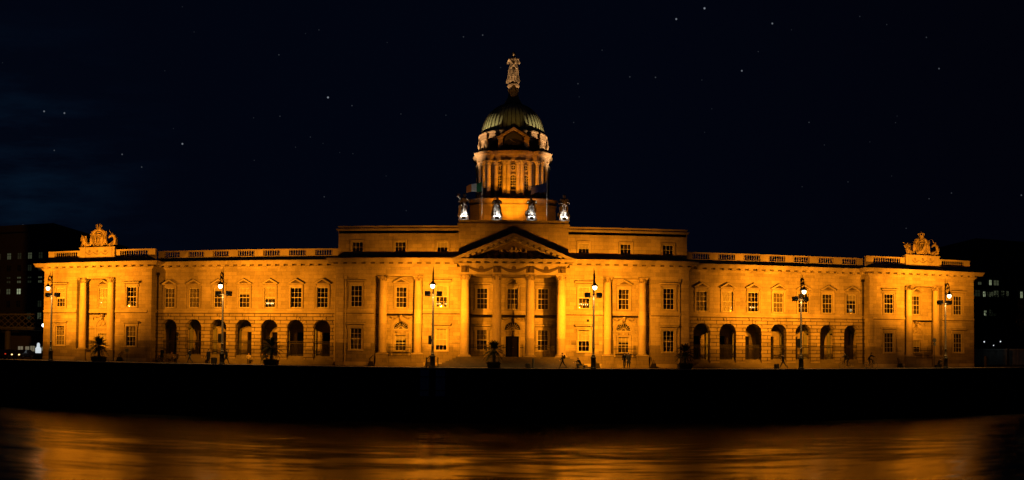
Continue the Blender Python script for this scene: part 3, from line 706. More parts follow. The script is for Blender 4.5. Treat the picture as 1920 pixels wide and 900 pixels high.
CBH = 19.28
b = MB()
holes = []
for s in (-1, 1):
    holes.append((min(s * REC[0], s * REC[1]), max(s * REC[0], s * REC[1]), .02, 9.82, .0001, False))
    for xw in (17.06, 7.73):
        holes.append((s * xw - .62, s * xw + .62, 6.45, 8.80, .24, False)); holes.append((s * xw - .62, s * xw + .62, 1.78, 4.12, .24, False))
holes.append((-5.72, 5.72, .02, 9.82, .0001, False))
wall(b, -CBH, CBH, .02, 10.84, CBY, holes)
for s in (-1, 1): b.quad((s * CBH, CBY, .02), (s * CBH, 102, .02), (s * CBH, 102, 10.84), (s * CBH, CBY, 10.84))
part('wall', b.mesh('wall', 'ashlar'))
# slight corner pilaster strips where the centre block begins
for s in (-1, 1):
    b = MB(); b.box(min(s * 19.30, s * 18.42), max(s * 19.30, s * 18.42), CBY - .06, CBY - .002, .02, 10.80); part('pilaster', b.mesh('pilaster', 'ashlar'))
for a0, a1 in ((-18.4, -REC[1]), (-REC[0], -5.72), (5.72, REC[0]), (REC[1], 18.4)):
    b = MB(); b.box(a0, a1, CBY - .16, CBY - .002, 5.78, 6.03); b.box(a0, a1, CBY - .05, CBY - .002, 6.032, 6.25); b.cur = 1; b.box(a0, a1, CBY - .10, CBY - .002, 5.69, 5.778); part('string_course', b.mesh('string_course', ['trim', 'soot_shade']))  # underside shade and soot painted as a dark lower band
    b = MB(); b.box(a0, a1, CBY - .10, CBY - .002, .022, .45); part('plinth', b.mesh('plinth', 'trim'))
for a0, a1 in ((-18.4, -5.74), (5.74, 18.4)):
    b = MB(); b.box(a0, a1, CBY - .05, CBY - .002, 9.80, 9.90); part('architrave', b.mesh('architrave', 'trim'))
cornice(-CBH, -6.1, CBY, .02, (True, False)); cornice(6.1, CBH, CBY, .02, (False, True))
for s in (-1, 1):
    recess_bay(s, min(s * REC[0], s * REC[1]), max(s * REC[0], s * REC[1]), [s * 14.16, s * 10.31], s * 12.28, False)
    window(s * 17.06, 6.45, 8.80, 1.24, CBY, 'flat', blind=None)
    window(s * 7.73, 6.45, 8.80, 1.24, CBY, 'flat', blind=('blind', .47, .98))
    window(s * 17.06, 1.78, 4.12, 1.24, CBY, 'flat', blind=('curtain', .02, .6))
    window(s * 7.73, 1.78, 4.12, 1.24, CBY, 'flat', blind=('blind', .24 if s < 0 else .48, .96))
# attic storey over the centre block
ATY = 100.3
for s in (-1, 1):
    b = MB(); hs = [(s * xw - .6, s * xw + .6, 12.56, 13.70, .22, False) for xw in (17.13, 12.39, 7.75)]
    wall(b, min(s * 19.27, s * 5.95), max(s * 19.27, s * 5.95), 11.69, 14.90, ATY, hs)
    b.quad((s * 19.27, ATY, 11.69), (s * 19.27, 112, 11.69), (s * 19.27, 112, 14.90), (s * 19.27, ATY, 14.90))
    for xw in (17.13, 12.39, 7.75): window(s * xw, 12.56, 13.70, 1.2, ATY, None, nr=2, blind=('blind', .45, .97) if xw < 8 else None, sill=False, aw=.15)
    part('attic', b.mesh('attic', 'ashlar'))
for s in (-1, 1):
    b = MB(); x0, x1 = (-19.27, -5.96) if s < 0 else (5.96, 19.27)
    o0, o1 = (.12, 0) if s < 0 else (0, .12)
    b.box(x0 - o0, x1 + o1, ATY - .12, 112.1, 14.902, 15.02); b.box(x0 - 2 * o0, x1 + 2 * o1, ATY - .24, 112.2, 15.022, 15.12); b.box(x0, x1, ATY - .02, 112, 15.122, 15.34); b.box(x0 - o0 * .6, x1 + o1 * .6, ATY - .09, 112.05, 15.342, 15.44)
    part('parapet', b.mesh('parapet', 'trim'))

# ================================================================== portico
PY = 97.95; PB = 101.5
b = MB()
hs = []
for xw in (-3.37, 3.37):
    hs += [(xw - .6, xw + .6, 6.4, 8.74, .24, False), (xw - .6, xw + .6, 1.87, 4.12, .24, False)]
hs += [(-.6, .6, 6.4, 8.70, .24, False), (-.72, .72, 1.15, 3.43, .35, False), (-.86, .86, 4.10, 4.96, .30, True)]
wall(b, -5.72, 5.72, 1.1, 9.84, PB, hs)
for s in (-1, 1): b.quad((s * 5.72, CBY, 1.1), (s * 5.72, PB, 1.1), (s * 5.72, PB, 9.84), (s * 5.72, CBY, 9.84))
b.quad((-5.72, 97.6, 9.845), (-5.72, PB, 9.845), (5.72, PB, 9.845), (5.72, 97.6, 9.845))
part('recess_wall', b.mesh('recess_wall', 'ashlar'))
for xw in (-3.37, 3.37):
    window(xw, 6.4, 8.74, 1.2, PB, 'flat'); window(xw, 1.87, 4.12, 1.2, PB, 'flat', blind=('curtain', .5, .97))
window(0, 6.4, 8.70, 1.2, PB, 'pediment', sill=False, blind=('curtain', .02, .25))
s_ = MB()
s_.box(-5.7, 5.7, PB - .12, PB - .002, 5.78, 6.03); s_.box(-5.7, 5.7, PB - .05, PB - .002, 6.032, 6.25); part('string_course', s_.mesh('string_course', 'trim'))
t = MB(); n = 24; zs = 4.10
for ri, ro, p in ((.90, 1.06, .10), (1.06, 1.2, .16)):
    for k in range(n):
        a0, a1 = PI * k / n, PI * (k + 1) / n
        t.prism([(ri * math.cos(a0), zs + ri * math.sin(a0)), (ro * math.cos(a0), zs + ro * math.sin(a0)), (ro * math.cos(a1), zs + ro * math.sin(a1)), (ri * math.cos(a1), zs + ri * math.sin(a1))], PB - p, PB - .001)
t.box(-1.6, 1.6, PB - .18, PB - .002, zs - .14, zs - .005)
for s in (-1, 1): t.box(min(s * .72, s * .95), max(s * .72, s * .95), PB - .12, PB - .002, 1.1, zs - .142)
t.box(-.72, .72, PB - .12, PB - .002, 3.43, 3.58)
for dx in (-.4, 0, .4): t.box(dx - .15, dx + .15, PB - .10, PB - .002, 3.64, 3.88)
part('arch', t.mesh('arch', 'trim'))
f = MB()
for k in range(1, 10):
    a = PI * k / 10; f.tube([(.26 * math.cos(a), PB + .16, zs + .26 * math.sin(a)), (.84 * math.cos(a), PB + .16, zs + .84 * math.sin(a))], .022, 5)
f.tube([(.26 * math.cos(PI * k / 12), PB + .16, zs + .26 * math.sin(PI * k / 12)) for k in range(13)], .03, 5); f.box(-.86, .86, PB + .12, PB + .2, zs, zs + .05)
fl = part('fanlight', f.mesh('fanlight', 'trim'))
g = MB(); g.quad(*[(.86 * math.cos(PI * k / 16), PB + .2, zs + .86 * math.sin(PI * k / 16)) for k in range(17)]); part('glass', g.mesh('glass', 'glass', fixn=False), fl)
d = MB(); d.box(-.72, .72, PB + .22, PB + .30, 1.12, 3.43); d.box(-.015, .015, PB + .19, PB + .219, 1.12, 3.43)
for xx in (-.62, .12):
    for zz in (1.3, 2.0, 2.75): d.box(xx, xx + .5, PB + .195, PB + .219, zz, zz + .55)
dd = part('door', d.mesh('door', 'door')); part('handle', MB().ell((.08, PB + .16, 2.2), .04, 8, 6).mesh('handle', 'steel', True), dd)
head_and_swags(0, PB, 5.36, 1.45)
for x in (-5.14, -1.74, 1.78, 5.14): column(x, PY, 1.12, 9.86, .485, .26, .56)
for s in (-1, 1):                                   # antae where the portico meets the block
    p = MB(); p.box(min(s * 5.70, s * 4.75), max(s * 5.70, s * 4.75), CBY - .3, CBY + .5, 1.12, 9.3); p.box(min(s * 5.76, s * 4.68), max(s * 5.76, s * 4.68), CBY - .36, CBY + .52, 9.302, 9.84); part('anta', p.mesh('anta', 'ashlar'))
y = 98.4                                             # railings between the portico columns
for xa, xb in ((-4.5, -2.4), (-1.1, -.75), (.75, 1.15), (2.4, 4.5)):
    r = MB(); r.box(xa, xb, y - .02, y + .02, 1.22, 1.26); r.box(xa, xb, y - .025, y + .025, 2.1, 2.17)
    n = int((xb - xa) / .145)
    for k in range(n):
        xx = xa + (xb - xa) * (k + .5) / n; r.box(xx - .016, xx + .016, y - .014, y + .014, 1.12, 2.36); r.ell((xx, y, 2.40), (.03, .03, .06), 5, 4)
    part('railing', r.mesh('railing', 'iron'))
# entablature of the portico
b = MB(); x = 5.62
b.box(-x, x, 97.46, CBY - .01, 9.862, 9.98); b.box(-x - .06, x + .06, 97.40, CBY - .01, 9.982, 10.06); b.box(-x, x, 97.46, CBY - .01, 10.062, 10.78)
b.box(-x - .12, x + .12, 97.34, CBY - .01, 10.782, 10.90); b.box(-x - .24, x + .24, 97.22, CBY - .01, 10.902, 11.03)
b.box(-x - .74, x + .74, 96.72, CBY - .02, 11.20, 11.34); b.box(-x - .84, x + .84, 96.62, CBY - .02, 11.342, 11.46)
part('entablature', b.mesh('entablature', 'trim'))
m = MB()
for k in range(12):
    cx = -x + 2 * x * (k + .5) / 12; m.box(cx - .22, cx + .22, 96.80, 97.23, 11.04, 11.198)
split_parts('modillion', m, 'trim')
xs = [-5.14, -1.74, 1.78, 5.14]
for xo in xs:                                        # ox heads over the columns
    c = MB(); c.box(xo - .42, xo + .42, 97.40, 97.459, 10.065, 10.775)
    c.ell((xo, 97.30, 10.48), (.20, .18, .26)); c.ell((xo, 97.22, 10.24), (.13, .15, .16)); c.tube([(xo - .1, 97.34, 10.64), (xo - .3, 97.3, 10.66), (xo - .4, 97.28, 10.78)], [.06, .05, .02], 6); c.tube([(xo + .1, 97.34, 10.64), (xo + .3, 97.3, 10.66), (xo + .4, 97.28, 10.78)], [.06, .05, .02], 6)
    for s in (-1, 1): c.ell((xo + s * .25, 97.36, 10.50), (.10, .05, .06), 6, 5); c.tube([(xo + s * .3, 97.42, 10.5), (xo + s * .32, 97.4, 10.2), (xo + s * .3, 97.42, 10.08)], [.06, .07, .03], 6)
    part('ox_head', c.mesh('ox_head', 'soot_shade', True))
for a0, a1 in zip(xs[:-1], xs[1:]):                  # heavy festoons slung between them
    c = MB()
    for dz, dr in ((0, 1), (.12, .6)):
        pts = [(a0 + .42 + (a1 - a0 - .84) * t, 97.38, 10.56 + dz - .36 * math.sin(PI * t)) for t in [i / 16 for i in range(17)]]
        c.tube(pts, [dr * (.06 + .085 * math.sin(PI * i / 16)) for i in range(17)], 8)
    part('festoon', c.mesh('festoon', 'soot_shade', True)); c = MB()
    mx_ = (a0 + a1) / 2; c.lathe([(.02, 0), (.24, .0), (.26, .03), (.18, .06), (.08, .05), (.02, .09)], n=16, cx=0, cy=0)
    c.xf(Matrix.Translation((mx_, 97.46, 10.52)) @ Matrix.Rotation(R(90), 4, 'X'), len(c.v) - 16 * 6)
    part('rosette', c.mesh('rosette', 'soot_shade', True))
# pediment
b = MB(); zb = 11.462; hx = 6.50; ap = 14.20
for s in (-1, 1):
    def rake(off0, off1, y0, cut):
        sl = (ap - zb) / hx
        b.prism([(s * (hx - off0 / sl), zb), (s * (hx - off1 / sl), zb), (0, ap - off1), (0, ap - off0)], y0, CBY - .05)
    rake(0, .14, 96.60, 0); rake(.142, .32, 96.70, 0); rake(.322, .60, 97.9, 0)
part('pediment', b.mesh('pediment', 'trim'))
sl = (ap - zb) / hx
b = MB(); b.prism([(-(hx - .3 / sl), zb + .001), (hx - .3 / sl, zb + .001), (0, ap - .3)], 98.7, 98.8); part('tympanum', b.mesh('tympanum', 'soot_shade'))  # deep shade of the pediment recess put into the stone colour
m = MB()
ang = math.atan(sl)
for s in (-1, 1):
    for k in range(9):
        xx = s * (.55 + k * .62); zz = ap - abs(xx) * sl - .44
        i0 = len(m.v); m.box(-.2, .2, 96.82, 97.88, -.1, .1); m.xf(Matrix.Translation((xx, 0, zz)) @ Matrix.Rotation(s * ang, 4, 'Y'), i0)
split_parts('modillion', m, 'trim')
# sculpture in the tympanum: seated pair in the middle, figures and sea beasts dwindling to the corners
rr = random.Random(5); c = MB(); y = 98.5
def figure(x, z, h, lean=0.0, seat=False):
    c.ell((x + lean * h * .9, y - .12, z + h * .90), (.085 * h, .085 * h, .11 * h)); c.tube([(x, y - .05, z + h * .40), (x + lean * h * .45, y - .09, z + h * .62), (x + lean * h * .8, y - .08, z + h * .80)], [.12 * h, .16 * h, .13 * h], 8)
    k = .25 if seat else .02
    for s in (-1, 1):
        c.tube([(x + s * .07 * h, y - .05, z + h * .42), (x + s * .13 * h + k * h * .3, y - .12 - k * .3, z + h * .26), (x + s * .12 * h + k * h * .4, y - .08, z + .02)], [.09 * h, .075 * h, .05 * h], 7)
        c.tube([(x + lean * h * .75 + s * .14 * h, y - .07, z + h * .76), (x + lean * h * .5 + s * .27 * h, y - .12, z + h * .62), (x + s * .30 * h + rr.uniform(-.1, .1), y - .14, z + h * rr.uniform(.5, .85))], [.06 * h, .05 * h, .035 * h], 6)
    for q in range(5): c.tube([(x + rr.uniform(-.12, .12) * h, y - .12, z + h * .6), (x + rr.uniform(-.2, .2) * h, y - .15, z + h * .3), (x + rr.uniform(-.22, .22) * h, y - .12, z + .03)], .03 * h, 5)
figure(-.32, zb, 1.42, .12); figure(.38, zb, 1.42, -.10); figure(-1.15, zb, 1.22, -.1); figure(1.2, zb, 1.2, .12); figure(-1.9, zb, .9, .2, True); figure(1.95, zb, .92, -.2, True); figure(-2.6, zb, .72, -.25, True); figure(2.65, zb, .72, .3, True); figure(-3.2, zb, .5, .4, True); figure(3.25, zb, .52, -.4, True)
for xx in (-3.8, -2.2, 2.3, 3.8, -.8, .9): c.ell((xx, y - .05, zb + .12), (.35, .14, .16), 9, 6, jit=.12, rnd=rr)
c.tube([(.62, y - .16, zb + 1.25), (.9, y - .16, zb + .9), (.95, y - .14, zb + .35), (.6, y - .12, zb + .12)], .05, 6)
part('tympanum_sculpture', c.mesh('tympanum_sculpture', 'carved', True))
b = MB()                                             # lead roof behind the pediment
b.prism([(-hx + .25, zb + .05), (hx - .25, zb + .05), (0, ap - .03)], CBY - .049, CBY + .32); part('portico_roof', b.mesh('portico_roof', 'lead'))
# stylobate and steps
b = MB(); b.box(-6.05, 6.05, 97.2, 101.5, .94, 1.12)
for i in range(6): b.box(-6.05 - .34 * (6 - i), 6.05 + .34 * (6 - i), 97.2 - .34 * (6 - i), CBY - .11, .157 * i + .002, .157 * (i + 1))
part('steps', b.mesh('steps', 'step'))

# raised block behind the pediment that carries the four statues
b = MB(); MY = 99.15
b.box(-5.93, 5.93, MY, 108, 11.7, 15.30); b.box(-6.0, 6.0, MY - .08, 108.05, 15.302, 15.42); b.box(-6.08, 6.08, MY - .18, 108.1, 15.422, 15.55); b.box(-5.95, 5.95, MY - .02, 108, 15.552, 15.80); b.box(-6.0, 6.0, MY - .07, 108, 15.802, 15.90)
part('attic', b.mesh('attic', 'ashlar'))

# ================================================================== end pavilions
for s in (-1, 1):
    X = lambda a: s * a
    e0, e1 = sorted((X(55.0), X(40.9)))
    r0, r1 = sorted((X(50.55), X(45.45)))
    b = MB()
    hs = [(r0, r1, .02, 9.82, .0001, False)]
    for xw in (52.72, 43.42):
        hs += [(X(xw) - .6, X(xw) + .6, 6.45, 8.78, .24, False), (X(xw) - .6, X(xw) + .6, 1.82, 4.14, .24, False)]
    wall(b, e0, e1, .02, 10.84, CBY, hs)
    b.quad((X(55), CBY, .02), (X(55), 140, .02), (X(55), 140, 10.84), (X(55), CBY, 10.84)); b.quad((X(40.9), CBY, .02), (X(40.9), 102.5, .02), (X(40.9), 102.5, 10.84), (X(40.9), CBY, 10.84))
    part('wall', b.mesh('wall', 'ashlar'))
    b = MB()
    q0, q1 = sorted((X(40.88), X(41.36))); b.box(q0, q1, CBY - .07, CBY - .002, .02, 10.8)
    part('pilaster', b.mesh('pilaster', 'ashlar'))
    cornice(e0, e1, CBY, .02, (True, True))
    for a0, a1 in ((X(54.98), X(50.55)), (X(45.45), X(41.38))):
        a0, a1 = sorted((a0, a1)); b = MB(); b.box(a0, a1, CBY - .16, CBY - .002, 5.78, 6.03); b.box(a0, a1, CBY - .05, CBY - .002, 6.032, 6.25); b.cur = 1; b.box(a0, a1, CBY - .10, CBY - .002, 5.69, 5.778); part('string_course', b.mesh('string_course', ['trim', 'soot_shade']))  # lower band again coloured dark for shade and soot
        b = MB(); b.box(a0, a1, CBY - .10, CBY - .002, .022, .45); part('plinth', b.mesh('plinth', 'trim'))
    a0, a1 = sorted((X(54.98), X(41.38))); b = MB(); b.box(a0, a1, CBY - .05, CBY - .003, 9.822, 9.90); part('architrave', b.mesh('architrave', 'trim'))
    recess_bay(s, r0, r1, [X(49.85), X(46.2)], X(47.65), True)
    window(X(52.72), 6.45, 8.78, 1.2, CBY, 'flat', blind=('blind', .42, .98) if s < 0 else None)
    window(X(43.42), 6.45, 8.78, 1.2, CBY, 'flat')
    window(X(52.72), 1.82, 4.14, 1.2, CBY, 'flat', blind=('curtain', .02, .97) if s < 0 else None); window(X(43.42), 1.82, 4.14, 1.2, CBY, 'flat', blind=('curtain', .5, .97) if s < 0 else None)
    # parapet: balustrade either side of the arms pedestal
    b = MB(); y = CBY + .95
    b.box(e0, e1, y, y + .5, 11.71, 12.42); b.box(e0, e1, y - .04, y + .54, 12.422, 12.54)
    p0, p1 = sorted((X(50.5), X(45.95)))
    for a0, a1 in ((e0, p0), (p1, e1)): b.box(a0, a1, y - .06, y + .56, 13.18, 13.32)
    pan = []
    for a0, a1 in ((X(54.2), X(51.0)), (X(45.4), X(41.8))): pan.append(tuple(sorted((a0, a1))))
    pan.sort()
    solids = [(e0, pan[0][0]), (pan[0][1], p0), (p1, pan[1][0]), (pan[1][1], e1)]
    for a0, a1 in solids: b.box(a0, a1, y, y + .5, 12.542, 13.178)
    bal = part('balustrade', b.mesh('balustrade', 'trim'))
    for a0, a1 in pan:
        m = MB(); n = round((a1 - a0) / .30)
        for k in range(n): m.lathe([(.05, 12.542), (.05, 12.6), (.022, 12.62), (.048, 12.78), (.038, 12.88), (.02, 13.02), (.03, 13.07), (.045, 13.11), (.045, 13.178)], a0 + (a1 - a0) * (k + .5) / n, y + .25, 10)
        part('balusters', m.mesh('balusters', 'trim', True), bal)

# bodies, roofs and interiors
b = MB(); b.box(-54.9, 54.9, 101.9, 139.8, 11.2, 11.66); b.box(-19.2, 19.2, 100.3, 112, 14.6, 15.0); part('roof', b.mesh('roof', 'lead'))
b = MB()
for x0, x1, yy in ((-54.9, -41, 101.6), (41, 54.9, 101.6), (-19.2, 19.2, 102.6)):
    b.quad((x0, yy, 0), (x1, yy, 0), (x1, yy, 11.2), (x0, yy, 11.2)); b.quad((x0, yy, 5.7), (x1, yy, 5.7), (x1, CBY + .3, 5.7), (x0, CBY + .3, 5.7))
for x0, x1 in ((-40.9, -19.3), (19.3, 40.9)):
    b.quad((x0, 103.5, 5.9), (x1, 103.5, 5.9), (x1, 103.5, 11.2), (x0, 103.5, 11.2)); b.quad((x0, 103.5, 5.9), (x1, 103.5, 5.9), (x1, 101.16, 5.9), (x0, 101.16, 5.9))
b.quad((-19.2, 101.6, 11.7), (19.2, 101.6, 11.7), (19.2, 101.6, 14.6), (-19.2, 101.6, 14.6))
b.quad((-54.9, 139.8, 0), (54.9, 139.8, 0), (54.9, 139.8, 11.2), (-54.9, 139.8, 11.2))
part('interior', b.mesh('interior', 'room'))
for x, z1 in ((-18.22, 9.5), (18.22, 9.5), (-19.62, 9.7), (19.62, 9.7), (-40.62, 10.2), (40.62, 10.2)):
    b = MB(); y = (CBY if abs(x) < 19 else 100.9) - .14
    b.tube([(x, y, .03), (x, y, z1)], .07, 8); b.box(x - .16, x + .16, y - .12, y + .1, z1, z1 + .3)
    for zz in (1.2, 3.4, 5.3, 7.6): b.box(x - .10, x + .10, y - .09, y + .13, zz, zz + .07)
    part('downpipe', b.mesh('downpipe', 'iron' if abs(x) > 40 else 'leadpipe', True))
b = MB(); b.box(8.0, 8.28, CBY - .03, CBY - .001, 5.0, 5.28); part('vent', b.mesh('vent', 'iron'))

# ================================================================== dome
DX, DY = .15, 117.3
b = MB()
def octa(f, a): return [(DX - f, DY - a), (DX + f, DY - a), (DX + a, DY - f), (DX + a, DY + f), (DX + f, DY + a), (DX - f, DY + a), (DX - a, DY + f), (DX - a, DY - f)]
b.prismz(octa(4.08, 5.3), 11.6, 19.75); b.prismz(octa(4.16, 5.4), 19.752, 19.86); b.prismz(octa(4.10, 5.32), 19.862, 20.42); b.prismz(octa(4.2, 5.46), 20.422, 20.56)
base = part('dome_base', b.mesh('dome_base', 'dome_stone'))
h = MB(); n = 12
h.prism([(DX + .75 * math.cos(PI * k / n), 16.6 + .75 * math.sin(PI * k / n)) for k in range(n + 1)], DY - 5.36, DY - 5.30)
h.cur = 1; h.box(DX - .28, DX + .28, DY - 5.42, DY - 5.361, 16.6, 17.15)
part('lunette', h.mesh('lunette', ['trim', 'door']), base)
b = MB(); ZB, ZC = 20.56, 25.2
def lat(prof, n=64): b.lathe(prof, DX, DY, n)
lat([(4.9, ZB - .5), (4.9, ZB + .35), (4.75, ZB + .45), (4.25, ZB + .46)]); 
DOME_BEFORE = set(ROOT.children)
part('stylobate', b.mesh('stylobate', 'dome_stone', True))
def ringwall(name, r, z0, z1, mat): 
    q = MB(); q.lathe([(r, z0), (r, z1)], DX, DY, 72); return part(name, q.mesh(name, mat, True))
drum = ringwall('drum', 4.2, ZB, 25.3, 'dome_stone')
dcol = None
def dshaft():
    q = MB(); q.lathe([(.36, 0), (.36, .10), (.30, .13), (.31, .22), (.27, .26), (.27, 1.5), (.235, 3.75), (.24, 3.8)], n=14)
    return q.mesh('column', 'column', True)
def dcap():
    q = MB(); q.lathe([(.24, 0), (.25, .25), (.34, .45), (.34, .5)], n=12); q.box(-.36, .36, -.36, .36, .5, .6)
    for k in range(8): a = PI / 4 * k; q.ell((.30 * math.cos(a), .30 * math.sin(a), .25 if k % 2 else .38), (.10, .10, .09), 6, 5)
    return q.mesh('capital', 'trim', True)
for a in (7.6, 14.4, 28.0, 36.5, 45, 53.5, 62.0, 75.5, 82.5):
    for s in (-1, 1):
        for f in (0, 1):
            th = R(s * a) if not f else PI - R(s * a)
            rad = 5.08 if abs(a - 45) < 12 else 4.46
            o = part('column', cached('dshaft', dshaft), drum, (DX + rad * math.sin(th), DY - rad * math.cos(th), ZB + .46))
            part('column', cached('dcap', dcap), drum, (DX + rad * math.sin(th), DY - rad * math.cos(th), ZB + 4.26))
# windows of the drum: arched light below, round one above
for ang in (0, -21.5, 21.5, -68, 68):
    th = R(ang); q = MB(); zz = 21.95; n = 12
    q.prism([(.34 * math.cos(PI * k / n), 1.35 + .34 * math.sin(PI * k / n)) for k in range(n + 1)] + [(-.34, 0), (.34, 0)], -.03, .1)
    q.cur = 1
    for k in range(n):
        a0, a1 = PI * k / n, PI * (k + 1) / n
        q.prism([(ri * math.cos(a), 1.35 + ri * math.sin(a)) for ri, a in ((.34, a0), (.52, a0), (.52, a1), (.34, a1))], -.14, .1)
    for sx in (-1, 1): q.box(min(sx * .34, sx * .5), max(sx * .34, sx * .5), -.12, .1, -.1, 1.345)
    q.box(-.55, .55, -.16, .1, -.25, -.101)
    for k in range(16):
        a0, a1 = 2 * PI * k / 16, 2 * PI * (k + 1) / 16
        q.prism([(ri * math.cos(a), 2.62 + ri * math.sin(a)) for ri, a in ((.27, a0), (.42, a0), (.42, a1), (.27, a1))], -.13, .1)
    q.cur = 0
    q.prism([(.27 * math.cos(2 * PI * k / 16), 2.62 + .27 * math.sin(2 * PI * k / 16)) for k in range(16)], -.03, .1)
    q.cur = 2
    for xx in (-.11, .11): q.box(xx - .02, xx + .02, -.06, -.031, .02, 1.6)
    for z1 in (.35, .7, 1.05, 1.36): q.box(-.33, .33, -.065, -.032, z1 - .02, z1 + .02)
    q.box(-.02, .02, -.065, -.031, 2.36, 2.88); q.box(-.26, .26, -.062, -.032, 2.60, 2.64)
    o = part('window', q.mesh('window', ['darkglass', 'trim', 'sash']), None, (DX + 4.2 * math.sin(th), DY - 4.2 * math.cos(th), zz)); o.rotation_euler = (0, 0, th)
# entablature with four projecting corner blocks
def plan(r, rp, half=13):
    pts = []
    for k in range(144):
        a = 360 * k / 144; d = abs(((a % 90) - 45))
        pts.append((DX + (rp if d < half else r) * math.sin(R(a)), DY - (rp if d < half else r) * math.cos(R(a))))
    return pts
b = MB()
b.prismz(plan(4.66, 5.36), 25.42, 25.72); b.prismz(plan(4.64, 5.34), 25.722, 26.10); b.prismz(plan(4.80, 5.50), 26.102, 26.22); b.prismz(plan(5.02, 5.72), 26.222, 26.40); b.prismz(plan(5.10, 5.80), 26.402, 26.56)
part('entablature', b.mesh('entablature', 'dome_stone'))
up = ringwall('upper_drum', 4.12, 26.56, 28.4, 'dome_stone')
q = MB()
for k in range(16):
    a = R(22.5 * k + 11.25); i0 = len(q.v); q.box(-.3, .3, -.16, .1, 26.57, 28.38); q.xf(Matrix.Translation((DX + 4.12 * math.sin(a), DY - 4.12 * math.cos(a), 0)) @ Matrix.Rotation(a, 4, 'Z'), i0)
split_parts('pilaster', q, 'dome_stone', up)
q = MB()
for k in range(16):
    a = R(22.5 * k); 
    if k == 0: continue
    i0 = len(q.v); q.tube([(.38 * math.cos(2 * PI * j / 16), 0, 27.5 + .38 * math.sin(2 * PI * j / 16)) for j in range(16)], .07, 6, True); q.xf(Matrix.Translation((DX + 4.14 * math.sin(a), DY - 4.14 * math.cos(a), 0)) @ Matrix.Rotation(a, 4, 'Z'), i0)
split_parts('wreath', q, 'dome_stone', up, True)
b = MB(); b.lathe([(4.1, 28.4), (4.28, 28.42), (4.34, 28.55), (4.28, 28.62), (4.30, 29.15), (4.42, 29.2), (4.40, 29.34), (4.05, 29.5), (3.9, 29.52)], DX, DY, 96); part('dome_ring', b.mesh('dome_ring', 'dome_stone', True))
# clock pediment on the river side
q = MB(); y0 = DY - 4.75
for s in (-1, 1): q.prism([(DX + s * 2.02, 28.30), (DX + s * 1.52, 28.30), (DX, 29.16), (DX, 29.50)], y0, DY - 4.0); q.box(min(DX + s * 2.02, DX + s * 1.25), max(DX + s * 2.02, DX + s * 1.25), y0 + .02, DY - 4.0, 28.10, 28.298)
for s in (-1, 1): q.box(min(DX + s * 1.9, DX + s * 1.3), max(DX + s * 1.9, DX + s * 1.3), y0 + .2, DY - 4.0, 26.57, 28.098)
ck = part('clock_case', q.mesh('clock_case', 'dome_stone'))
q = MB(); q.lathe([(1.0, 0), (1.0, .1)], n=32); q.lathe([(1.12, -.02), (1.12, .12), (1.02, .14)], n=32)
q.xf(Matrix.Translation((DX, DY - 4.45, 27.75)) @ Matrix.Rotation(R(90), 4, 'X'))
ckd = part('clock_dial', q.mesh('clock_dial', 'copperdark', True), ck)
q = MB(); q.tube([(DX, DY - 4.62, 27.75), (DX - .5, DY - 4.62, 28.08)], .035, 5); q.tube([(DX, DY - 4.63, 27.75), (DX + .32, DY - 4.63, 27.6)], .045, 5); part('hands', q.mesh('hands', 'gilt'), ckd)
for s in (-1, 1):                                    # urns on the entablature
    for ang in (38, 52):
        th = R(s * ang * 1.0); q = MB(); q.lathe([(.2, 26.57), (.2, 26.8), (.09, 26.9), (.2, 27.2), (.24, 27.5), (.13, 27.7), (.15, 27.85), (.04, 28.3), (.01, 28.45)], DX + 5.35 * math.sin(th) , DY - 5.35 * math.cos(th), 12); part('urn', q.mesh('urn', 'dome_stone', True))
# copper dome, seams, lantern pedestal
b = MB(); prof = [(3.98 * math.cos(t) if t < 1.2 else 3.98 * math.cos(t), 29.5 + 4.15 * math.sin(t)) for t in [R(90) * i / 22 for i in range(21)]]
b.lathe(prof, DX, DY, 96); dome = part('dome', b.mesh('dome', 'copper', True))
q = MB()
for k in range(44):
    a = 2 * PI * (k + .5) / 44
    q.tube([(DX + (r + .01) * math.sin(a), DY - (r + .01) * math.cos(a), z + .01) for r, z in prof], .055, 4)
part('seams', q.mesh('seams', 'copperdark'), dome)
b = MB(); b.lathe([(1.25, 33.30), (1.12, 33.75), (.90, 34.1), (.76, 34.4), (.68, 34.62), (.64, 34.75), (.62, 35.7), (.74, 35.8), (.80, 35.92), (.76, 36.12), (.5, 36.14), (.48, 36.4)], DX, DY, 32)
lp = part('lantern_pedestal', b.mesh('lantern_pedestal', 'dome_stone', True))
q = MB()
for k in range(8):
    a0 = 2 * PI * k / 8; a1 = a0 + 2 * PI / 8
    q.tube([(DX + .66 * math.sin(a0 + (a1 - a0) * t), DY - .66 * math.cos(a0 + (a1 - a0) * t), 35.6 - .35 * math.sin(PI * t)) for t in [i / 6 for i in range(7)]], .05, 5)
part('garland', q.mesh('garland', 'carved', True), lp)

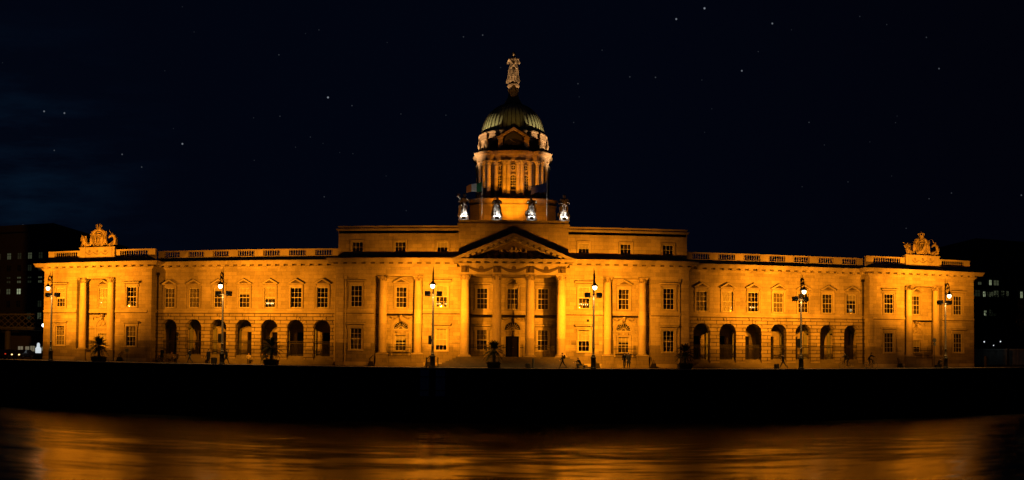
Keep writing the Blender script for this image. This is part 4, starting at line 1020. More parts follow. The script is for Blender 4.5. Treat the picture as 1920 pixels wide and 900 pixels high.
# ================================================================== ground, road, quay, river
SOD = (1.0, 0.288, 0.007)
b = MB(); b.box(-600, 600, 75.6, 900, -3.2, -.16); struct('ground', b.mesh('ground', 'ground'))
b = MB(); b.box(-400, 400, 75.55, 86.2, -.3, -.12); struct('road', b.mesh('road', 'asphalt'))
b = MB(); b.box(-300, 300, 86.4, 101, -.3, 0.0); struct('pavement', b.mesh('pavement', 'flag'))
b = MB()
x = -300
while x < 300: b.box(x + .006, x + 1.494, 86.2, 86.398, -.3, .012); x += 1.5
struct('kerb', b.mesh('kerb', 'kerb'))
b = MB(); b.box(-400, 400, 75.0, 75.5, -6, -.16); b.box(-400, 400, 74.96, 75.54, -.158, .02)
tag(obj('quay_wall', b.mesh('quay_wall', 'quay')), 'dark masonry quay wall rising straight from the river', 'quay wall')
b = MB(); b.quad((-600, -60, -4.0), (600, -60, -4.0), (600, 75.2, -4.0), (-600, 75.2, -4.0)); wm_ = b.mesh('water', 'water', fixn=False); uv = wm_.uv_layers.new(name='flow')
for lp in wm_.loops: uv.data[lp.index].uv = (wm_.vertices[lp.vertex_index].co.x / 1200 + .5, wm_.vertices[lp.vertex_index].co.y / 1200 + .5)
struct('water', wm_)
for x0, x1, lab in ((-7.96, -7.24, 'pale upright board on the quay wall, left of the pair'), (-6.70, -5.92, 'pale upright board on the quay wall, right of the pair')):
    t = thing('fender_board', lab, 'board', ((x0 + x1) / 2, 74.95, -1.2), group='pale boards on the quay wall')
    b = MB(); h = (x1 - x0) / 2
    for k in range(3): b.box(-h + k * h * .667 + .006, -h + (k + 1) * h * .667 - .006, -.08, -.002, -1.05, 1.08)
    obj('planks', b.mesh('planks', 'board'), t)
    for zz in (.5, -.6):
        b = MB(); b.box(-h, h, -.12, -.081, zz, zz + .06); obj('strap', b.mesh('strap', 'iron'), t)

# ================================================================== street lamps with floodlights
def spot(loc, target, watts, col=SOD, size=90, blend=.7, rad=.12, parent=None):
    l = bpy.data.lights.new('flood', 'SPOT'); l.energy = watts; l.color = col; l.spot_size = R(size); l.spot_blend = blend; l.shadow_soft_size = rad
    o = bpy.data.objects.new('flood_beam', l); COL.objects.link(o)
    d = Vector(target) - Vector(loc)
    o.rotation_euler = d.to_track_quat('-Z', 'Y').to_euler(); o.location = loc
    if parent:
        o.parent = parent; o.location = Vector(loc) - parent.location
    return o
def lamp_proto():
    t = thing('street_lamp', '', 'street lamp', (0, 88, 0), group='tall iron street lamps along the quay')
    b = MB()
    b.lathe([(.30, 0), (.30, .10), (.25, .14), (.23, .95), (.27, 1.0), (.29, 1.06), (.20, 1.12), (.14, 1.30)], n=16)
    obj('base', b.mesh('base', 'iron', True), t)
    b = MB(); b.lathe([(.15, 1.28), (.17, 1.34), (.12, 1.42), (.115, 2.0), (.15, 2.06), (.11, 2.14), (.10, 4.5), (.085, 6.6), (.12, 6.66), (.08, 6.74), (.06, 9.0), (.09, 9.05), (.04, 9.12), (.02, 9.65), (.005, 9.75)], n=14)
    pole = obj('pole', b.mesh('pole', 'lamp_paint', True), t)
    for pr in ([(.152, 1.29), (.175, 1.335), (.154, 1.38)], [(.118, 2.02), (.155, 2.06), (.118, 2.10)]):
        b = MB(); b.lathe(pr, n=14); obj('collar', b.mesh('collar', 'gilt', True), pole)
    b = MB()          # swan-neck bracket with scroll work, reaching over the road
    arc = [(0, -.02 - .46 * (1 - math.cos(q)), 8.55 + .48 * math.sin(q)) for q in [PI * k / 12 for k in range(13)]]
    b.tube([(0, 0, 8.2), (0, -.02, 8.55)] + arc + [(0, -.94, 8.22)], .042, 7)
    for cy_, cz, rr_, turns in ((-.34, 8.55, .26, 1.6), (-.66, 8.62, .17, 1.5), (-.22, 8.05, .18, 1.5), (-.30, 8.93, .12, 1.3)):
        b.tube([(0, cy_ + rr_ * (1 - .8 * k / 22) * math.cos(turns * 2 * PI * k / 22), cz + rr_ * (1 - .8 * k / 22) * math.sin(turns * 2 * PI * k / 22)) for k in range(23)], .028, 5)
    for k in range(7):  # leaf sprays
        q = PI * k / 7 + .2; b.ell((0, -.46 - .52 * math.cos(q) , 8.58 + .54 * math.sin(q)), (.05, .05, .12), 6, 5)
    b.tube([(0, -.46, 9.0), (0, -.46, 9.35), (0, -.44, 9.5)], [.05, .03, .01], 6)
    obj('bracket', b.mesh('bracket', 'iron', True), t)
    b = MB(); b.lathe([(.05, 8.24), (.10, 8.20), (.13, 8.08), (.25, 7.98), (.32, 7.90), (.32, 7.86)], 0, -.94, 18); lan = obj('lamp_shade', b.mesh('lamp_shade', 'iron', True), t)
    b = MB(); b.lathe([(.19, 7.858), (.21, 7.74), (.18, 7.62), (.11, 7.53), (.02, 7.50)], 0, -.94, 18); obj('globe', b.mesh('globe', 'globe', True), lan)
    b = MB(); b.tube([(-.62, 0, 6.95), (.62, 0, 6.95)], .035, 6); b.tube([(-.4, 0, 6.95), (0, 0, 7.25), (.4, 0, 6.95)], .02, 5); b.ell((0, 0, 6.95), .13, 8, 6); obj('crossarm', b.mesh('crossarm', 'gilt', True), t)
    for s in (-1, 1):
        b = MB(); b.box(-.24, .24, -.22, .20, -.20, .20); b.box(-.28, .28, .201, .235, -.24, .24)
        f = obj('floodlight', b.mesh('floodlight', 'iron'), t, (s * .56, .12, 7.10)); f.rotation_euler = (R(-4), 0, 0)
        b = MB(); b.box(-.21, .21, .236, .242, -.18, .18); obj('lens', b.mesh('lens', 'sodlens'), f)
    return t
LAMPS = [(-47.95, 'curled street lamp at the far left corner of the long building', [(-1, -48.95, 9.8, 104, 19), (-1, -51.4, 9.8, 104, 7.5)], False),
         (-28.75, 'street lamp standing in front of the left arcade', [(-1, -30.2, 6.8, 110, 10), (1, -27.2, 6.8, 96, 8)], True),
         (-7.86, 'street lamp left of the portico steps, with small hoops round its foot', [(-1, -8.9, 6.6, 72, 14), (-1, -8.9, 6.5, 112, 8), (1, -4.6, 6.5, 112, 1.6)], True),
         (7.54, 'street lamp right of the portico steps', [(1, 8.5, 6.8, 108, 18), (1, 8.5, 4.4, 96, 3), (-1, 4.6, 6.5, 112, 1.0)], False),
         (28.46, 'street lamp standing in front of the right arcade', [(1, 31.2, 6.8, 108, 19), (-1, 27.2, 6.6, 64, 6)], True),
         (44.92, 'street lamp by the right end pavilion with its lantern clear of the pole', [(1, 48.2, 9.8, 74, 11), (1, 51.2, 9.4, 108, 3), (-1, 45.6, 10.4, 72, 10)], False)]
LOBJ = [lamp_proto()]
LOBJ += [copy_tree(LOBJ[0]) for _ in LAMPS[1:]]
for o, (x, lab, beams, box) in zip(LOBJ, LAMPS):
    o.location = (x, 88, 0); o['label'] = lab
    if box:
        b = MB(); b.box(-.42, -.14, -.12, .12, 2.2, 3.05); b.box(-.16, -.09, -.03, .03, 2.5, 2.7); obj('control_box', b.mesh('control_box', 'iron'), o)
    for side, ax, az, size, kw in beams:
        spot((x + side * .56, 88.62, 7.1), (ax, 100, az), kw * 1000, size=size, blend=1.0, parent=o)
    spot((x, 87.06, 7.36), (x, 87.2, 0), 2200, (1.0, .50, .12), 128, .5, .2, parent=o)
# hoops round the foot of one lamp
t = thing('guard_hoop', 'low pair of iron hoops round the foot of the lamp left of the steps', 'guard rail', (-7.86, 87.4, 0))
for s in (-1, 1):
    b = MB(); b.tube([(s * .55, .5, 0), (s * .55, .5, .95), (s * .55, -.3, .95), (s * .55, -.3, 0)], .028, 6); obj('hoop', b.mesh('hoop', 'iron'), t)

# ================================================================== floods on the roof, statues, arms
def floodlight(x, y, z, rz, label, lens='ledlens', w=.34):
    t = thing('floodlight', label, 'floodlight', (x, y, z), rz, 'small white floodlights on the parapet and roof' if lens == 'ledlens' else 'small floodlights on the pavement and roof')
    b = MB(); b.box(-w / 2, w / 2, -.14, .12, .10, .36); b.box(-w / 2 - .03, w / 2 + .03, .121, .14, .07, .39); obj('housing', b.mesh('housing', 'iron'), t)
    b = MB(); b.box(-w / 2 + .03, w / 2 - .03, .141, .148, .12, .34); obj('lens', b.mesh('lens', lens), t)
    b = MB(); b.box(-w / 2 - .06, -w / 2 - .031, -.03, .03, 0, .28); b.box(w / 2 + .031, w / 2 + .06, -.03, .03, 0, .28); b.box(-w / 2 - .03, w / 2 + .03, -.03, .03, 0, .02); obj('bracket', b.mesh('bracket', 'iron'), t)
    return t
def statue(name, label, loc, h, seed, mat, attr, rz=0, ped=None, slim=1.0):
    t = thing(name, label, 'statue', loc, rz, group=('white lit statues on the parapet' if ped else None))
    rnd = random.Random(seed); z0 = 0
    if ped:
        b = MB(); b.box(-ped, ped, -ped * .8, ped * .8, 0, .10); b.box(-ped * .92, ped * .92, -ped * .72, ped * .72, .101, .42); b.box(-ped, ped, -ped * .8, ped * .8, .421, .50)
        obj('plinth', b.mesh('plinth', 'plinth'), t); z0 = .5
    b = MB(); H = h - z0
    ph = [rnd.uniform(0, 6.28) for _ in range(5)]; sway = rnd.uniform(-.05, .05)
    def fold(a, f):
        k = max(0, 1 - f * 1.25)
        return 1 + .20 * k * math.sin(7 * a + ph[0] + 2.2 * f) + .16 * math.sin(4 * a + ph[1] + 6 * f) * (1 - f) + .10 * k * math.sin(13 * a + ph[2] + 3 * f)
    pr = [(.21, 0), (.225, .05), (.20, .16), (.185, .28), (.195, .40), (.175, .50), (.145, .58), (.15, .66), (.165, .73), (.15, .79), (.085, .83), (.05, .85), (.048, .87)]
    b.lathe([(r * H, z0 + f * H) for r, f in pr], 0, 0, 40, 1.0, .78, fold)
    for i in range(len(b.v)):
        x, y, z = b.v[i]; f = (z - z0) / H; b.v[i] = (x + sway * H * math.sin(PI * f * 1.5), y, z)
    hz = z0 + .925 * H
    b.ell((sway * H * -.6, -.02 * H, hz), (.058 * H, .068 * H, .082 * H), 12, 9); b.ell((sway * H * -.6, .015 * H, hz + .02 * H), (.07 * H, .07 * H, .075 * H), 10, 7, jit=.12, rnd=rnd)
    b.ell((sway * H * -.6, -.085 * H, hz - .01 * H), (.012 * H, .018 * H, .02 * H), 6, 4)
    for s in (-1, 1):
        sh = Vector((s * .145 * H, 0, z0 + .775 * H)); up = rnd.random() < .35
        el = sh + Vector((s * .075 * H, -.03 * H, (-.17 if not up else -.13) * H)); ha = el + Vector((-s * rnd.uniform(-.03, .12) * H, -.13 * H, rnd.uniform(.0, .13) * H))
        b.tube([sh, (sh + el) / 2, el, (el + ha) / 2, ha], [.052 * H, .05 * H, .046 * H, .04 * H, .026 * H], 8)
        b.ell(ha, .030 * H, 7, 5)
        for q in range(4):
            d = Vector((rnd.uniform(-.02, .02), -.05, rnd.uniform(-.02, .02))) * H; b.tube([ha, ha + d * .6, ha + d + Vector((0, .006, -.012)) * H], [.011 * H, .01 * H, .007 * H], 5)
        b.tube([sh + Vector((0, -.03 * H, .02 * H)), (s * .05 * H, -.13 * H, z0 + .62 * H), (-s * .10 * H, -.15 * H, z0 + .47 * H), (-s * .17 * H, -.06 * H, z0 + .40 * H)], [.03 * H, .028 * H, .026 * H, .01 * H], 6)
        hand = ha if s == attr[1] else None
        if hand:
            if attr[0] == 'staff': b.tube([(hand.x, hand.y, z0), hand, (hand.x + .01, hand.y, z0 + H * .98)], [.018 * H, .016 * H, .012 * H], 6)
            if attr[0] == 'shield':
                b.ell((s * .21 * H, -.05 * H, z0 + .16 * H), (.11 * H, .035 * H, .17 * H), 14, 8)
            if attr[0] == 'horn': b.tube([hand, hand + Vector((s * .05, -.02, .10)) * H, hand + Vector((s * .12, 0, .16)) * H, hand + Vector((s * .10, .02, .24)) * H], [.02 * H, .045 * H, .07 * H, .085 * H], 9)
            if attr[0] == 'globe': b.ell((s * .20 * H, -.05 * H, z0 + .10 * H), .11 * H, 12, 9)
    for q in range(9):   # deep drapery ridges on the front
        xx = rnd.uniform(-.17, .17) * H; b.tube([(xx, -.14 * H, z0 + .02 * H), (xx * .8 + rnd.uniform(-.03, .03) * H, -.165 * H, z0 + .2 * H), (xx * .5, -.145 * H, z0 + .42 * H), (xx * .4 + rnd.uniform(-.03, .03) * H, -.115 * H, z0 + .57 * H)], [.016 * H, .024 * H, .02 * H, .008 * H], 5)
    for i in range(len(b.v)): b.v[i] = (b.v[i][0] * slim, b.v[i][1] * slim, b.v[i][2])
    obj('figure', b.mesh('figure', mat, True), t)
    return t
SY = 99.75
ST = [(-5.42, 2.95, 3, ('horn', -1), 'white-lit statue at the far left corner of the parapet below the dome'), (-1.83, 2.72, 8, ('staff', -1), 'white-lit statue with a staff between the left flagpole and the middle of the parapet'),
      (1.93, 2.72, 21, ('shield', -1), 'white-lit statue with a round shield at its feet, right of the middle under the dome'), (5.48, 2.95, 34, ('globe', -1), 'white-lit statue at the far right corner of the parapet below the dome')]
FL = ['small floodlight at the feet of the far left parapet statue', 'small floodlight at the feet of the statue with a staff', 'small floodlight at the feet of the statue with a shield', 'small floodlight at the feet of the far right parapet statue']
for k, (x, h, sd, at, lab) in enumerate(ST):
    statue('statue', lab, (x, SY, 15.902), h, sd, 'statue', at, 0, .58)
    f = floodlight(x, SY - .82, 15.902, 0, FL[k])
    spot((x, SY - .66, 16.15), (x, SY - .05, 17.0), 230, (1.0, .92, .80), 120, .5, .06)
    # light spilling forward from the fitting
COMMERCE = statue('crowning_statue', 'tall robed statue on the pedestal at the very top of the dome', (DX, DY, 36.36), 4.0, 77, 'weathered', ('none', -1), slim=.82)
# orange floods on the roof that light the drum and dome
for x, y, tx, tz, kw, lab in ((-1.5, 107.2, -1.7, 18.4, 1.0, 'roof floodlight under the left half of the dome base'), (1.8, 107.2, 2.0, 18.4, 1.0, 'roof floodlight under the right half of the dome base'), (.15, 108.6, .15, 23.6, 6.5, 'roof floodlight in the middle aimed at the drum')):
    floodlight(x, y, 15.902, 0, lab, 'sodlens'); spot((x, y + .2, 16.3), (tx, 112.6, tz), kw * 1000, size=95 if kw < 5 else 75, blend=.8)
for x, kw, lab in ((-13.0, 70, 'roof floodlight on the left attic aimed at the dome'), (13.0, 70, 'roof floodlight on the right attic aimed at the dome')):
    floodlight(x, 110, 15.442, R(-40 if x < 0 else 40), lab, 'sodlens'); spot((x, 110.2, 15.5), (DX + (2.6 if x > 0 else -2.6), DY - 1.5, 31.3), kw * 1000, (1.0, .54, .22), size=22, blend=.8)
spot((-.2, 96.2, 14.75), (DX, DY, 37.4), 3600, (1.0, .46, .10), 13, .5)

# coats of arms over the pavilions
def arms(x, label):
    t = thing('coat_of_arms', label, 'sculpture', (x, CBY + 1.0, 12.425), group='carved coats of arms on the pavilion parapets')
    b = MB(); y0, y1 = -.42, .42
    b.box(-2.28, 2.28, y0, y1, -.1, 1.08); b.box(-2.36, 2.36, y0 - .08, y1 + .06, 1.082, 1.22); b.box(-2.34, 2.34, y0 - .06, y1 + .04, -.14, .05)
    for s in (-1, 1): b.box(s * 1.75 - .22, s * 1.75 + .22, y0 - .07, y0 - .001, .052, 1.08)
    p = obj('pedestal', b.mesh('pedestal', 'trim'), t)
    c = MB()
    for xx in (-1.05, 0, 1.05):
        c.tube([(xx + .13 * math.cos(2 * PI * k / 12), y0 - .03, .68 + .13 * math.sin(2 * PI * k / 12)) for k in range(12)], .05, 6, True); c.ell((xx, y0 - .03, .68), .05, 6, 5)
    for a0, a1 in ((-1.5, -.55), (-.5, .5), (.55, 1.5)):
        c.tube([(a0 + (a1 - a0) * q / 10, y0 - .03, .62 - .32 * math.sin(PI * q / 10)) for q in range(11)], [.03 + .05 * math.sin(PI * q / 10) for q in range(11)], 6)
    obj('roundels', c.mesh('roundels', 'carved', True), p)
    rnd = random.Random(3); c = MB(); zc = 2.28     # oval cartouche with a harp, scrolled frame
    c.lathe([(.02, -.16), (.72, -.14), (.80, 0), (.72, .12), (.02, .16)], n=30, sy=1.25); c.xf(Matrix.Translation((0, .05, zc)) @ Matrix.Rotation(R(90), 4, 'X'))
    c.tube([(.84 * math.cos(2 * PI * k / 30), -.12, zc + 1.05 * math.sin(2 * PI * k / 30)) for k in range(30)], .12, 8, True)
    c.tube([(.62 * math.cos(2 * PI * k / 30), -.14, zc + .80 * math.sin(2 * PI * k / 30)) for k in range(30)], .05, 6, True)
    c.tube([(-.30, -.20, zc - .5), (-.34, -.24, zc), (-.2, -.24, zc + .42), (.1, -.24, zc + .5), (.36, -.22, zc + .46), (.2, -.2, zc - .1), (-.05, -.2, zc - .55)], .075, 6, True)
    for k in range(5): c.tube([(-.2 + .1 * k, -.2, zc + .4), (-.2 + .075 * k, -.2, zc - .35 + .1 * k)], .018, 4)
    for s in (-1, 1):
        c.tube([(s * .35, -.05, zc + 1.08), (s * .82, -.05, zc + .75), (s * 1.02, -.05, zc + .1), (s * 1.08, -.05, zc - .6), (s * 1.42, -.05, zc - .92), (s * 1.62, -.05, zc - .78)], [.10, .13, .11, .12, .14, .08], 8)
        for q in range(7): c.ell((s * (.9 + rnd.uniform(-.1, .14)), -.1, zc + .8 - .25 * q), (.10, .08, .13), 7, 5, jit=.2, rnd=rnd)
    obj('cartouche', c.mesh('cartouche', 'weathered', True), t)
    c = MB()                                         # crown
    c.lathe([(.30, 3.36), (.34, 3.42), (.32, 3.56), (.36, 3.60), (.34, 3.66)], n=18)
    for k in range(8):
        a = 2 * PI * k / 8; c.tube([(.33 * math.cos(a), .33 * math.sin(a), 3.66), (.40 * math.cos(a), .40 * math.sin(a), 3.88), (.2 * math.cos(a), .2 * math.sin(a), 4.02), (0, 0, 3.98)], [.05, .06, .04, .03], 5); c.ell((.36 * math.cos(a), .36 * math.sin(a), 3.80), .07, 6, 5)
    c.ell((0, 0, 4.08), .09, 8, 6); obj('crown', c.mesh('crown', 'weathered', True), t)
    c = MB(); x0 = -1.85                             # crouching lion, maned head lifted
    c.tube([(x0 + .55, .1, 1.42), (x0 + .25, .05, 1.62), (x0 - .05, 0, 1.95), (x0 - .05, -.05, 2.25)], [.30, .34, .32, .26], 9)
    for q in range(34):
        a = rnd.uniform(0, 6.28); e = rnd.uniform(-.6, 1.3); d = Vector((math.cos(a) * math.cos(e) * .42, math.sin(a) * math.cos(e) * .34 - .08, math.sin(e) * .45))
        base = Vector((x0 - .05, 0, 2.3)); c.tube([base + d * .5, base + d * .9, base + d * 1.12 + Vector((0, -.02, -.07))], [.12, .09, .02], 5)
    c.ell((x0 + .0, -.32, 2.34), (.2, .2, .22), 9, 7); c.ell((x0 + .03, -.46, 2.26), (.12, .12, .10), 8, 6)
    for s in (-1, 1): c.ell((x0 + .02 + s * .15, -.28, 2.56), (.06, .05, .08), 6, 5); c.tube([(x0 + s * .2, -.1, 1.85), (x0 + s * .22, -.3, 1.5), (x0 + s * .2, -.42, 1.24)], [.15, .12, .09], 7); c.ell((x0 + s * .2, -.48, 1.28), (.1, .13, .06), 7, 5)
    c.tube([(x0 + .7, .2, 1.4), (x0 + .2, .35, 2.0), (x0 - .35, .3, 2.35), (x0 - .3, .25, 2.7), (x0 - .5, .22, 2.78)], [.06, .05, .05, .05, .09], 6)
    obj('lion', c.mesh('lion', 'weathered', True), t)
    c = MB(); x0 = 1.75                              # unicorn with arched neck
    c.tube([(x0 - .45, .1, 1.40), (x0, .1, 1.55), (x0 + .38, .05, 1.75), (x0 + .48, 0, 2.1), (x0 + .32, -.05, 2.5), (x0 + .05, -.1, 2.66)], [.26, .32, .33, .26, .19, .15], 9)
    c.tube([(x0 + .1, -.1, 2.66), (x0 - .2, -.14, 2.52), (x0 - .38, -.16, 2.30)], [.16, .13, .08], 8); c.tube([(x0 - .02, -.12, 2.78), (x0 - .18, -.14, 3.0), (x0 - .4, -.16, 3.28)], [.05, .04, .01], 6)
    for s in (-1, 1): c.ell((x0 + .12, -.1 + s * .1, 2.84), (.04, .04, .1), 6, 5); c.tube([(x0 + .25, s * .2, 1.7), (x0 + .05, s * .22 - .12, 1.5), (x0 - .15, s * .2 - .2, 1.3)], [.14, .1, .07], 7)
    for q in range(9): c.tube([(x0 + .35 + .2 * math.sin(q * .3), 0, 2.6 - .12 * q), (x0 + .58 + .1 * math.sin(q), .02, 2.5 - .12 * q)], [.06, .02], 5)
    obj('unicorn', c.mesh('unicorn', 'weathered', True), t)
arms(-48.24, 'crowned coat of arms with lion and unicorn over the left end pavilion'); arms(48.24, 'crowned coat of arms with lion and unicorn over the right end pavilion')

# flags
def flag(x, z1, bands, fx, lab, droop):
    t = thing('flagpole', lab, 'flagpole', (x * 1.035, 109.6, 15.9))
    b = MB(); b.lathe([(.10, 0), (.10, .4), (.06, .42), (.05, 3), (.035, z1 - 15.9), (.07, z1 - 15.88), (.06, z1 - 15.78), (.01, z1 - 15.74)], n=10); obj('pole', b.mesh('pole', 'polewhite', True), t)
    b = MB(); nx, nz = 18, 8; L = 2.15; Hh = 1.15; vs = []
    for i in range(nx + 1):
        u = i / nx
        for j in range(nz + 1):
            v = j / nz
            vs.append((fx * (.05 + L * u * .86), .16 * math.sin(u * 7 + v * 1.2) * u ** .6 + .1 * u, z1 - 15.9 - .15 - Hh * (v * (1 - .3 * u)) - droop * u ** 1.3 - .07 * math.sin(u * 6)))
    for i in range(nx):
        b.cur = min(len(bands) - 1, i * len(bands) // nx)
        for j in range(nz):
            a = i * (nz + 1) + j; b.v_ = None
            b.add([vs[a], vs[a + nz + 1], vs[a + nz + 2], vs[a + 1]], [(0, 1, 2, 3)])
    me = b.mesh('flag', bands, False, False); bm = bmesh.new(); bm.from_mesh(me); bmesh.ops.remove_doubles(bm, verts=bm.verts, dist=1e-5); bm.to_mesh(me); bm.free(); me.shade_smooth()
    obj('flag', me, t)
flag(-3.48, 22.25, ['f_green', 'f_white', 'f_orange'], -1, 'white flagpole left of the drum flying a green, white and orange flag', .55)
flag(4.0, 22.3, ['f_blue'], -1, 'white flagpole right of the drum flying a plain dark blue flag', .75)

for x, lab in ((-3.6, 'small added roof light brightening the left flagpole'), (4.14, 'small added roof light brightening the right flagpole')):  # roof lamps added only to brighten the flagpoles and flags
    floodlight(x, 107.2, 15.902, 0, lab, 'ledlens', .28); spot((x, 107.4, 16.25), (x - .5, 109.6, 19.8), 240, (1.0, .92, .80), 44, .7, .05)

# chandeliers glowing behind upper windows
def chandelier(x, y, z, label, n=5, s=1.0):
    t = thing('chandelier', label, 'chandelier', (x, y, z), group='lit chandeliers behind the upper windows')
    b = MB(); b.tube([(0, 0, .15), (0, 0, 1.6)], .015, 5); b.ell((0, 0, .1), (.06, .06, .12), 7, 5)
    for k in range(n):
        a = 2 * PI * k / n + .4; b.tube([(0, 0, .05), (.16 * s * math.cos(a), .16 * s * math.sin(a), -.10), (.28 * s * math.cos(a), .28 * s * math.sin(a), 0)], .014, 5)
    obj('frame', b.mesh('frame', 'gilt', True), t)
    for k in range(n):
        a = 2 * PI * k / n + .4; obj('bulb', cached(('bulb', s), lambda: MB().ell((0, 0, 0), (.05 * s, .05 * s, .08 * s), 8, 6).mesh('bulb', 'bulb', True)), t, (.28 * s * math.cos(a), .28 * s * math.sin(a), .09))
for x, y, z, lab, n, s in ((-48.0, 101.25, 6.95, 'lit lantern behind the window between the columns of the left pavilion', 3, .8), (-27.5, 102.4, 6.9, 'large lit chandelier in a window of the left arcade wing', 6, 1.25),
        (-8.15, 101.3, 6.85, 'left chandelier in the upper window left of the portico', 4, .75), (-7.25, 101.3, 6.85, 'right chandelier in the upper window left of the portico', 4, .75),
        (7.45, 101.3, 6.95, 'left chandelier in the upper window right of the portico', 4, .75), (8.05, 101.3, 6.9, 'right, brighter chandelier in the upper window right of the portico', 6, .95), (27.45, 102.4, 6.95, 'lit chandelier in a window of the right arcade wing', 6, .9)):
    chandelier(x, y, z, lab, n, s)

# dark boxes with conduits; the outer four stand in for dark shapes by the pedestals
for x, y, lab in ((-44.62, 98.95, 'dark box on the pavement right of the left pavilion columns'), (-15.25, 98.6, 'dark box on the pavement beside the outer pedestal left of the portico'), (-9.1, 98.7, 'ground floodlight box beside the inner pedestal left of the portico'),
               (9.1, 98.7, 'ground floodlight box beside the inner pedestal right of the portico'), (15.25, 98.6, 'dark box on the pavement beside the outer pedestal right of the portico'), (44.62, 98.95, 'dark box on the pavement left of the right pavilion columns')):
    t = thing('ground_box', lab, 'floodlight', (x, y, .001), group='dark floodlight boxes on the pavement')
    b = MB(); b.prism([(-.3, .12), (.3, .12), (.22, .52), (-.22, .5)], -.22, .18); b.box(-.34, .34, -.26, .22, 0, .119); obj('housing', b.mesh('housing', 'iron'), t)
    b = MB(); b.tube([(-.1, .1, .5), (-.16, .2, .8), (-.24 if x > 0 else .24, .3, 1.2)], .05, 6); obj('conduit', b.mesh('conduit', 'iron'), t)

# ================================================================== people
def skel(pose, rnd, mirror=1):
    """joints in metres for a 1.72 m adult facing -y ; returns dict name -> Vector"""
    P = dict(lean=0.0, hipL=0, kneeL=0, hipR=0, kneeR=0, shL=8, elL=12, shR=8, elR=12, spread=6, drop=0, head=0)
    P.update(pose)
    J = {}
    def dirv(a): return Vector((0, -math.sin(R(a)), -math.cos(R(a))))         # a = forward swing from straight down
    pel = Vector((0, 0, .93)); J['pelvis'] = pel
    up = Vector((0, -math.sin(R(P['lean'])), math.cos(R(P['lean']))))
    J['spine'] = pel + up * .16; J['chest'] = pel + up * .36; J['neck'] = pel + up * .53
    hu = Vector((0, -math.sin(R(P['lean'] * .5 + P['head'])), math.cos(R(P['lean'] * .5 + P['head']))))
    J['head0'] = J['neck'] + hu * .07; J['head1'] = J['neck'] + hu * .14 + Vector((0, -.015, 0)); J['head2'] = J['neck'] + hu * .23; 
    for s, n in ((-1, 'L'), (1, 'R')):
        hip = pel + Vector((s * .09, 0, -.04)); J['hip' + n] = hip
        k = hip + dirv(P['hip' + n]) * .43 + Vector((s * .02, 0, 0)); J['knee' + n] = k
        a = k + dirv(P['hip' + n] - P['knee' + n]) * .42; J['ank' + n] = a
        ft = R(P['hip' + n] - P['knee' + n]) * .4
        J['toe' + n] = a + Vector((s * .02, -.16 * math.cos(ft), -.045 + .12 * math.sin(ft)))
        sh = J['chest'] + up * .10 + Vector((s * .175, 0, 0)); J['sh' + n] = sh
        d = dirv(P['sh' + n]); d.x = s * math.sin(R(P['spread'])); d.normalize(); e = sh + d * .28; J['el' + n] = e
        d2 = dirv(P['sh' + n] + P['el' + n]); d2.x = -s * .08 if P['el' + n] > 30 else s * .04; d2.normalize(); w_ = e + d2 * .24; J['wr' + n] = w_
        J['pm' + n] = w_ + d2 * .085
        for q in range(4):
            side = Vector((0, 1, 0)) * (q - 1.5) * .019
            f1 = J['pm' + n] + side + d2 * (.045 - .004 * abs(q - 1.3)); f2 = f1 + (d2 + Vector((-s * .5, 0, 0))).normalized() * (.038 - .004 * abs(q - 1.3))
            J['fa%d%s' % (q, n)] = f1; J['fb%d%s' % (q, n)] = f2
        J['th1' + n] = w_ + d2 * .03 + Vector((-s * .012, -.035, 0)); J['th2' + n] = J['th1' + n] + d2 * .03 + Vector((0, -.012, 0))
    return J
SEG = [('pelvis', 'spine'), ('spine', 'chest'), ('chest', 'neck'), ('neck', 'head0'), ('head0', 'head1'), ('head1', 'head2')]
for n in 'LR':
    SEG += [('pelvis', 'hip' + n), ('hip' + n, 'knee' + n), ('knee' + n, 'ank' + n), ('ank' + n, 'toe' + n), ('chest', 'sh' + n), ('sh' + n, 'el' + n), ('el' + n, 'wr' + n), ('wr' + n, 'pm' + n), ('wr' + n, 'th1' + n), ('th1' + n, 'th2' + n)]
    for q in range(4): SEG += [('pm' + n, 'fa%d%s' % (q, n)), ('fa%d%s' % (q, n), 'fb%d%s' % (q, n))]
RAD = dict(pelvis=(.15, .115), spine=(.135, .10), chest=(.155, .115), neck=(.055, .055), head0=(.06, .068), head1=(.076, .092), head2=(.066, .078))
for n in 'LR':
    RAD.update({'hip' + n: (.095, .095), 'knee' + n: (.065, .065), 'ank' + n: (.045, .045), 'toe' + n: (.036, .036), 'sh' + n: (.070, .070), 'el' + n: (.050, .050), 'wr' + n: (.033, .033), 'pm' + n: (.038, .022), 'th1' + n: (.014, .014), 'th2' + n: (.011, .011)})
    for q in range(4): RAD['fa%d%s' % (q, n)] = (.0105, .0105); RAD['fb%d%s' % (q, n)] = (.0085, .0085)
def seg_mat(a, b):
    k = a[:2]
    if b.startswith('head') or b.startswith(('pm', 'fa', 'fb', 'th')): return 0
    if a.startswith('hip') or a.startswith('knee'): return 2
    if a.startswith('ank'): return 3
    return 1
